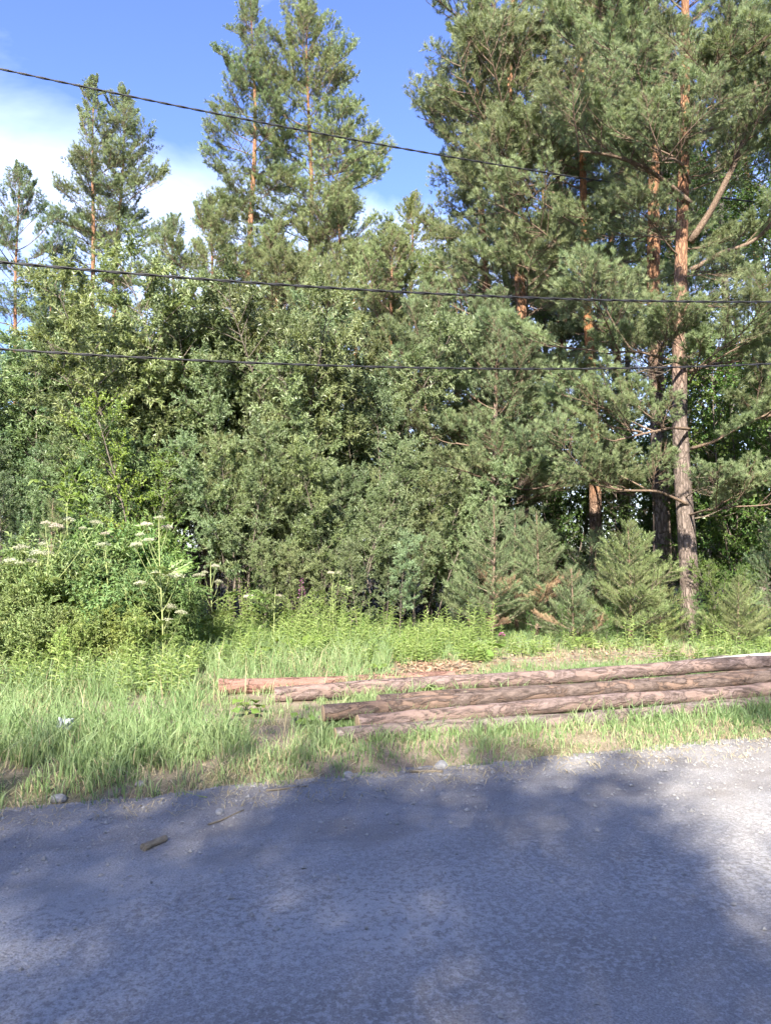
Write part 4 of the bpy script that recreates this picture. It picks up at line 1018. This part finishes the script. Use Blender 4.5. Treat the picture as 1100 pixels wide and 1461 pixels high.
def stick(ua, va, ub, vb, r, seed, label, mat='stick', bend=.02):
    a = ground_at(ua, va); b = ground_at(ub, vb); rng = np.random.default_rng(seed)
    for p in (a, b): p[2] = float(top_z(p[0], p[1])) + r * .8
    L = np.linalg.norm(b - a); d = nrmz(b - a); q = np.linspace(0, 1, 9)
    root = obj('stick', None, None, a) if False else None
    g = Geo(); P = np.stack([q * L, bend * L * np.sin(q * 3.1 + seed) * q, 0 * q], -1)
    g.tube(P, r * (1 + .08 * rng.standard_normal(9)) * np.linspace(1.05, .85, 9), 9, 0, .5, True, .04, rng)
    o = obj('stick', g.mesh('stick', [MAT[mat]]), None, a); o.rotation_mode = 'QUATERNION'; o.rotation_quaternion = Vector(d).to_track_quat('X', 'Z')
    tag(o, label, 'stick', 'sticks on the road')
stick(204, 1215, 236, 1201, .021, 1, 'short thick cut stick lying out on the gravel road')
stick(585, 1098, 632, 1103, .011, 2, 'thin dark stick beside the largest grey stone')
stick(262, 1124, 296, 1138, .006, 3, 'pale straw-like stick hanging off the grass edge', 'herb_stem', .1)
stick(380, 1131, 440, 1124, .008, 4, 'thin dark twig at the foot of the grass')
stick(297, 1176, 352, 1160, .006, 5, 'thin crooked twig on the gravel', 'stick', .12)
stick(618, 1070, 640, 1086, .006, 6, 'short pale twig leaning on the largest grey stone', 'herb_stem')
# crumpled scrap caught in the grass
p = ground_at(92, 1062); rng = np.random.default_rng(3); g = Geo()
X, Y = np.meshgrid(np.linspace(-.06, .06, 7), np.linspace(-.05, .05, 6)); Z = .03 * rng.standard_normal(X.shape) + .04 * np.cos(X * 30)
i = np.arange(5)[:, None]; j = np.arange(6)[None]
g.add(np.stack([X, Y, Z], -1).reshape(-1, 3), np.stack([i * 7 + j, i * 7 + j + 1, (i + 1) * 7 + j + 1, (i + 1) * 7 + j], -1).reshape(-1, 4), 0)
tag(obj('plastic_scrap', g.mesh('plastic_scrap', [MAT['litter']]), None, (p[0], p[1], .16), (R(55), .2, .3)), 'crumpled pale plastic scrap caught in the tall grass', 'litter')

# ------------------------------------------------------------------ overhead cables and their poles
WS = .30; wd = nrmz(np.array([1, WS])); S0, S1 = -17.0, 25.0          # how the lines recede
def line_hit(u, v, WY):
    d = ray(u, v); k = WY / (d[1] - WS * d[0]); p = np.array([0, 0, CAM_H]) + d * k
    return float((p[0]) / wd[0]), float(p[2])
wires = [([(0, 98), (270, 153), (600, 215), (750, 243), (880, 260)], 14.0, .0110, .009, 'uppermost black cable sloping down across the sky into the pines'),
         ([(0, 372), (200, 392), (430, 410), (640, 418), (830, 426), (1050, 431)], 8.6, .0090, .008, 'middle twisted black cable crossing above the willow thicket'),
         ([(0, 497), (250, 514), (500, 522), (690, 525), (850, 526), (1050, 521)], 8.6, .0080, .007, 'lowest twisted black cable crossing the willow thicket')]
ends = {}
for k, (pts, WY, rr, off, lab) in enumerate(wires):
    sz = np.array([line_hit(*p, WY) for p in pts]); c = np.polyfit(sz[:, 0], sz[:, 1], 2); c[0] = np.clip(c[0], .003, .02)
    c1 = np.polyfit(sz[:, 0], sz[:, 1] - c[0] * sz[:, 0] ** 2, 1); f = lambda s: c[0] * s * s + c1[0] * s + c1[1]
    s = np.arange(S0, S1 + .01, .07); ctr = np.stack([s * wd[0], WY + s * wd[1], f(s)], -1)
    g = Geo(); sdn = np.array([-wd[1], wd[0], 0])
    for h in (0, math.pi):
        a = s * 2 * math.pi / .55 + h
        g.tube(ctr + off * (np.cos(a)[:, None] * sdn + np.sin(a)[:, None] * np.array([0, 0, 1.0])), rr, 6, 0, .5, False)
    tag(obj('overhead_cable', g.mesh('overhead_cable', [MAT['cable']])), lab, 'cable', 'overhead cables')
    ends.setdefault(WY, []).append((f(S0), f(S1)))
for WY, lst in ends.items():
    for k, S in enumerate((S0, S1)):
        x, y = S * wd[0], WY + S * wd[1]; gz = float(ground_z(x, y)) - .05
        hs = [e[k] for e in lst]; H = max(hs) + .35
        root = thing('utility_pole', 'tall wooden pole carrying the uppermost cable' if WY > 10 else 'short wooden pole carrying the two lower twisted cables', 'pole', (x, y, gz), 'utility poles')
        zz = np.linspace(0, H, 10)
        obj('shaft', trunk_mesh('pole_shaft', np.stack([0 * zz, 0 * zz + .15, zz], -1), np.linspace(.13, .09, 10), 12, MAT['pole'], 3, .1, .01), root)
        for h in hs:
            g = Geo(); g.tube(np.array([[0, .06, h - gz + .03], [0, 0, h - gz + .03], [0, 0, h - gz - .02]]), [.02, .03, .022], 8, 0, .5, True)
            obj('insulator', g.mesh('insulator', [MAT['ceramic']]), root)
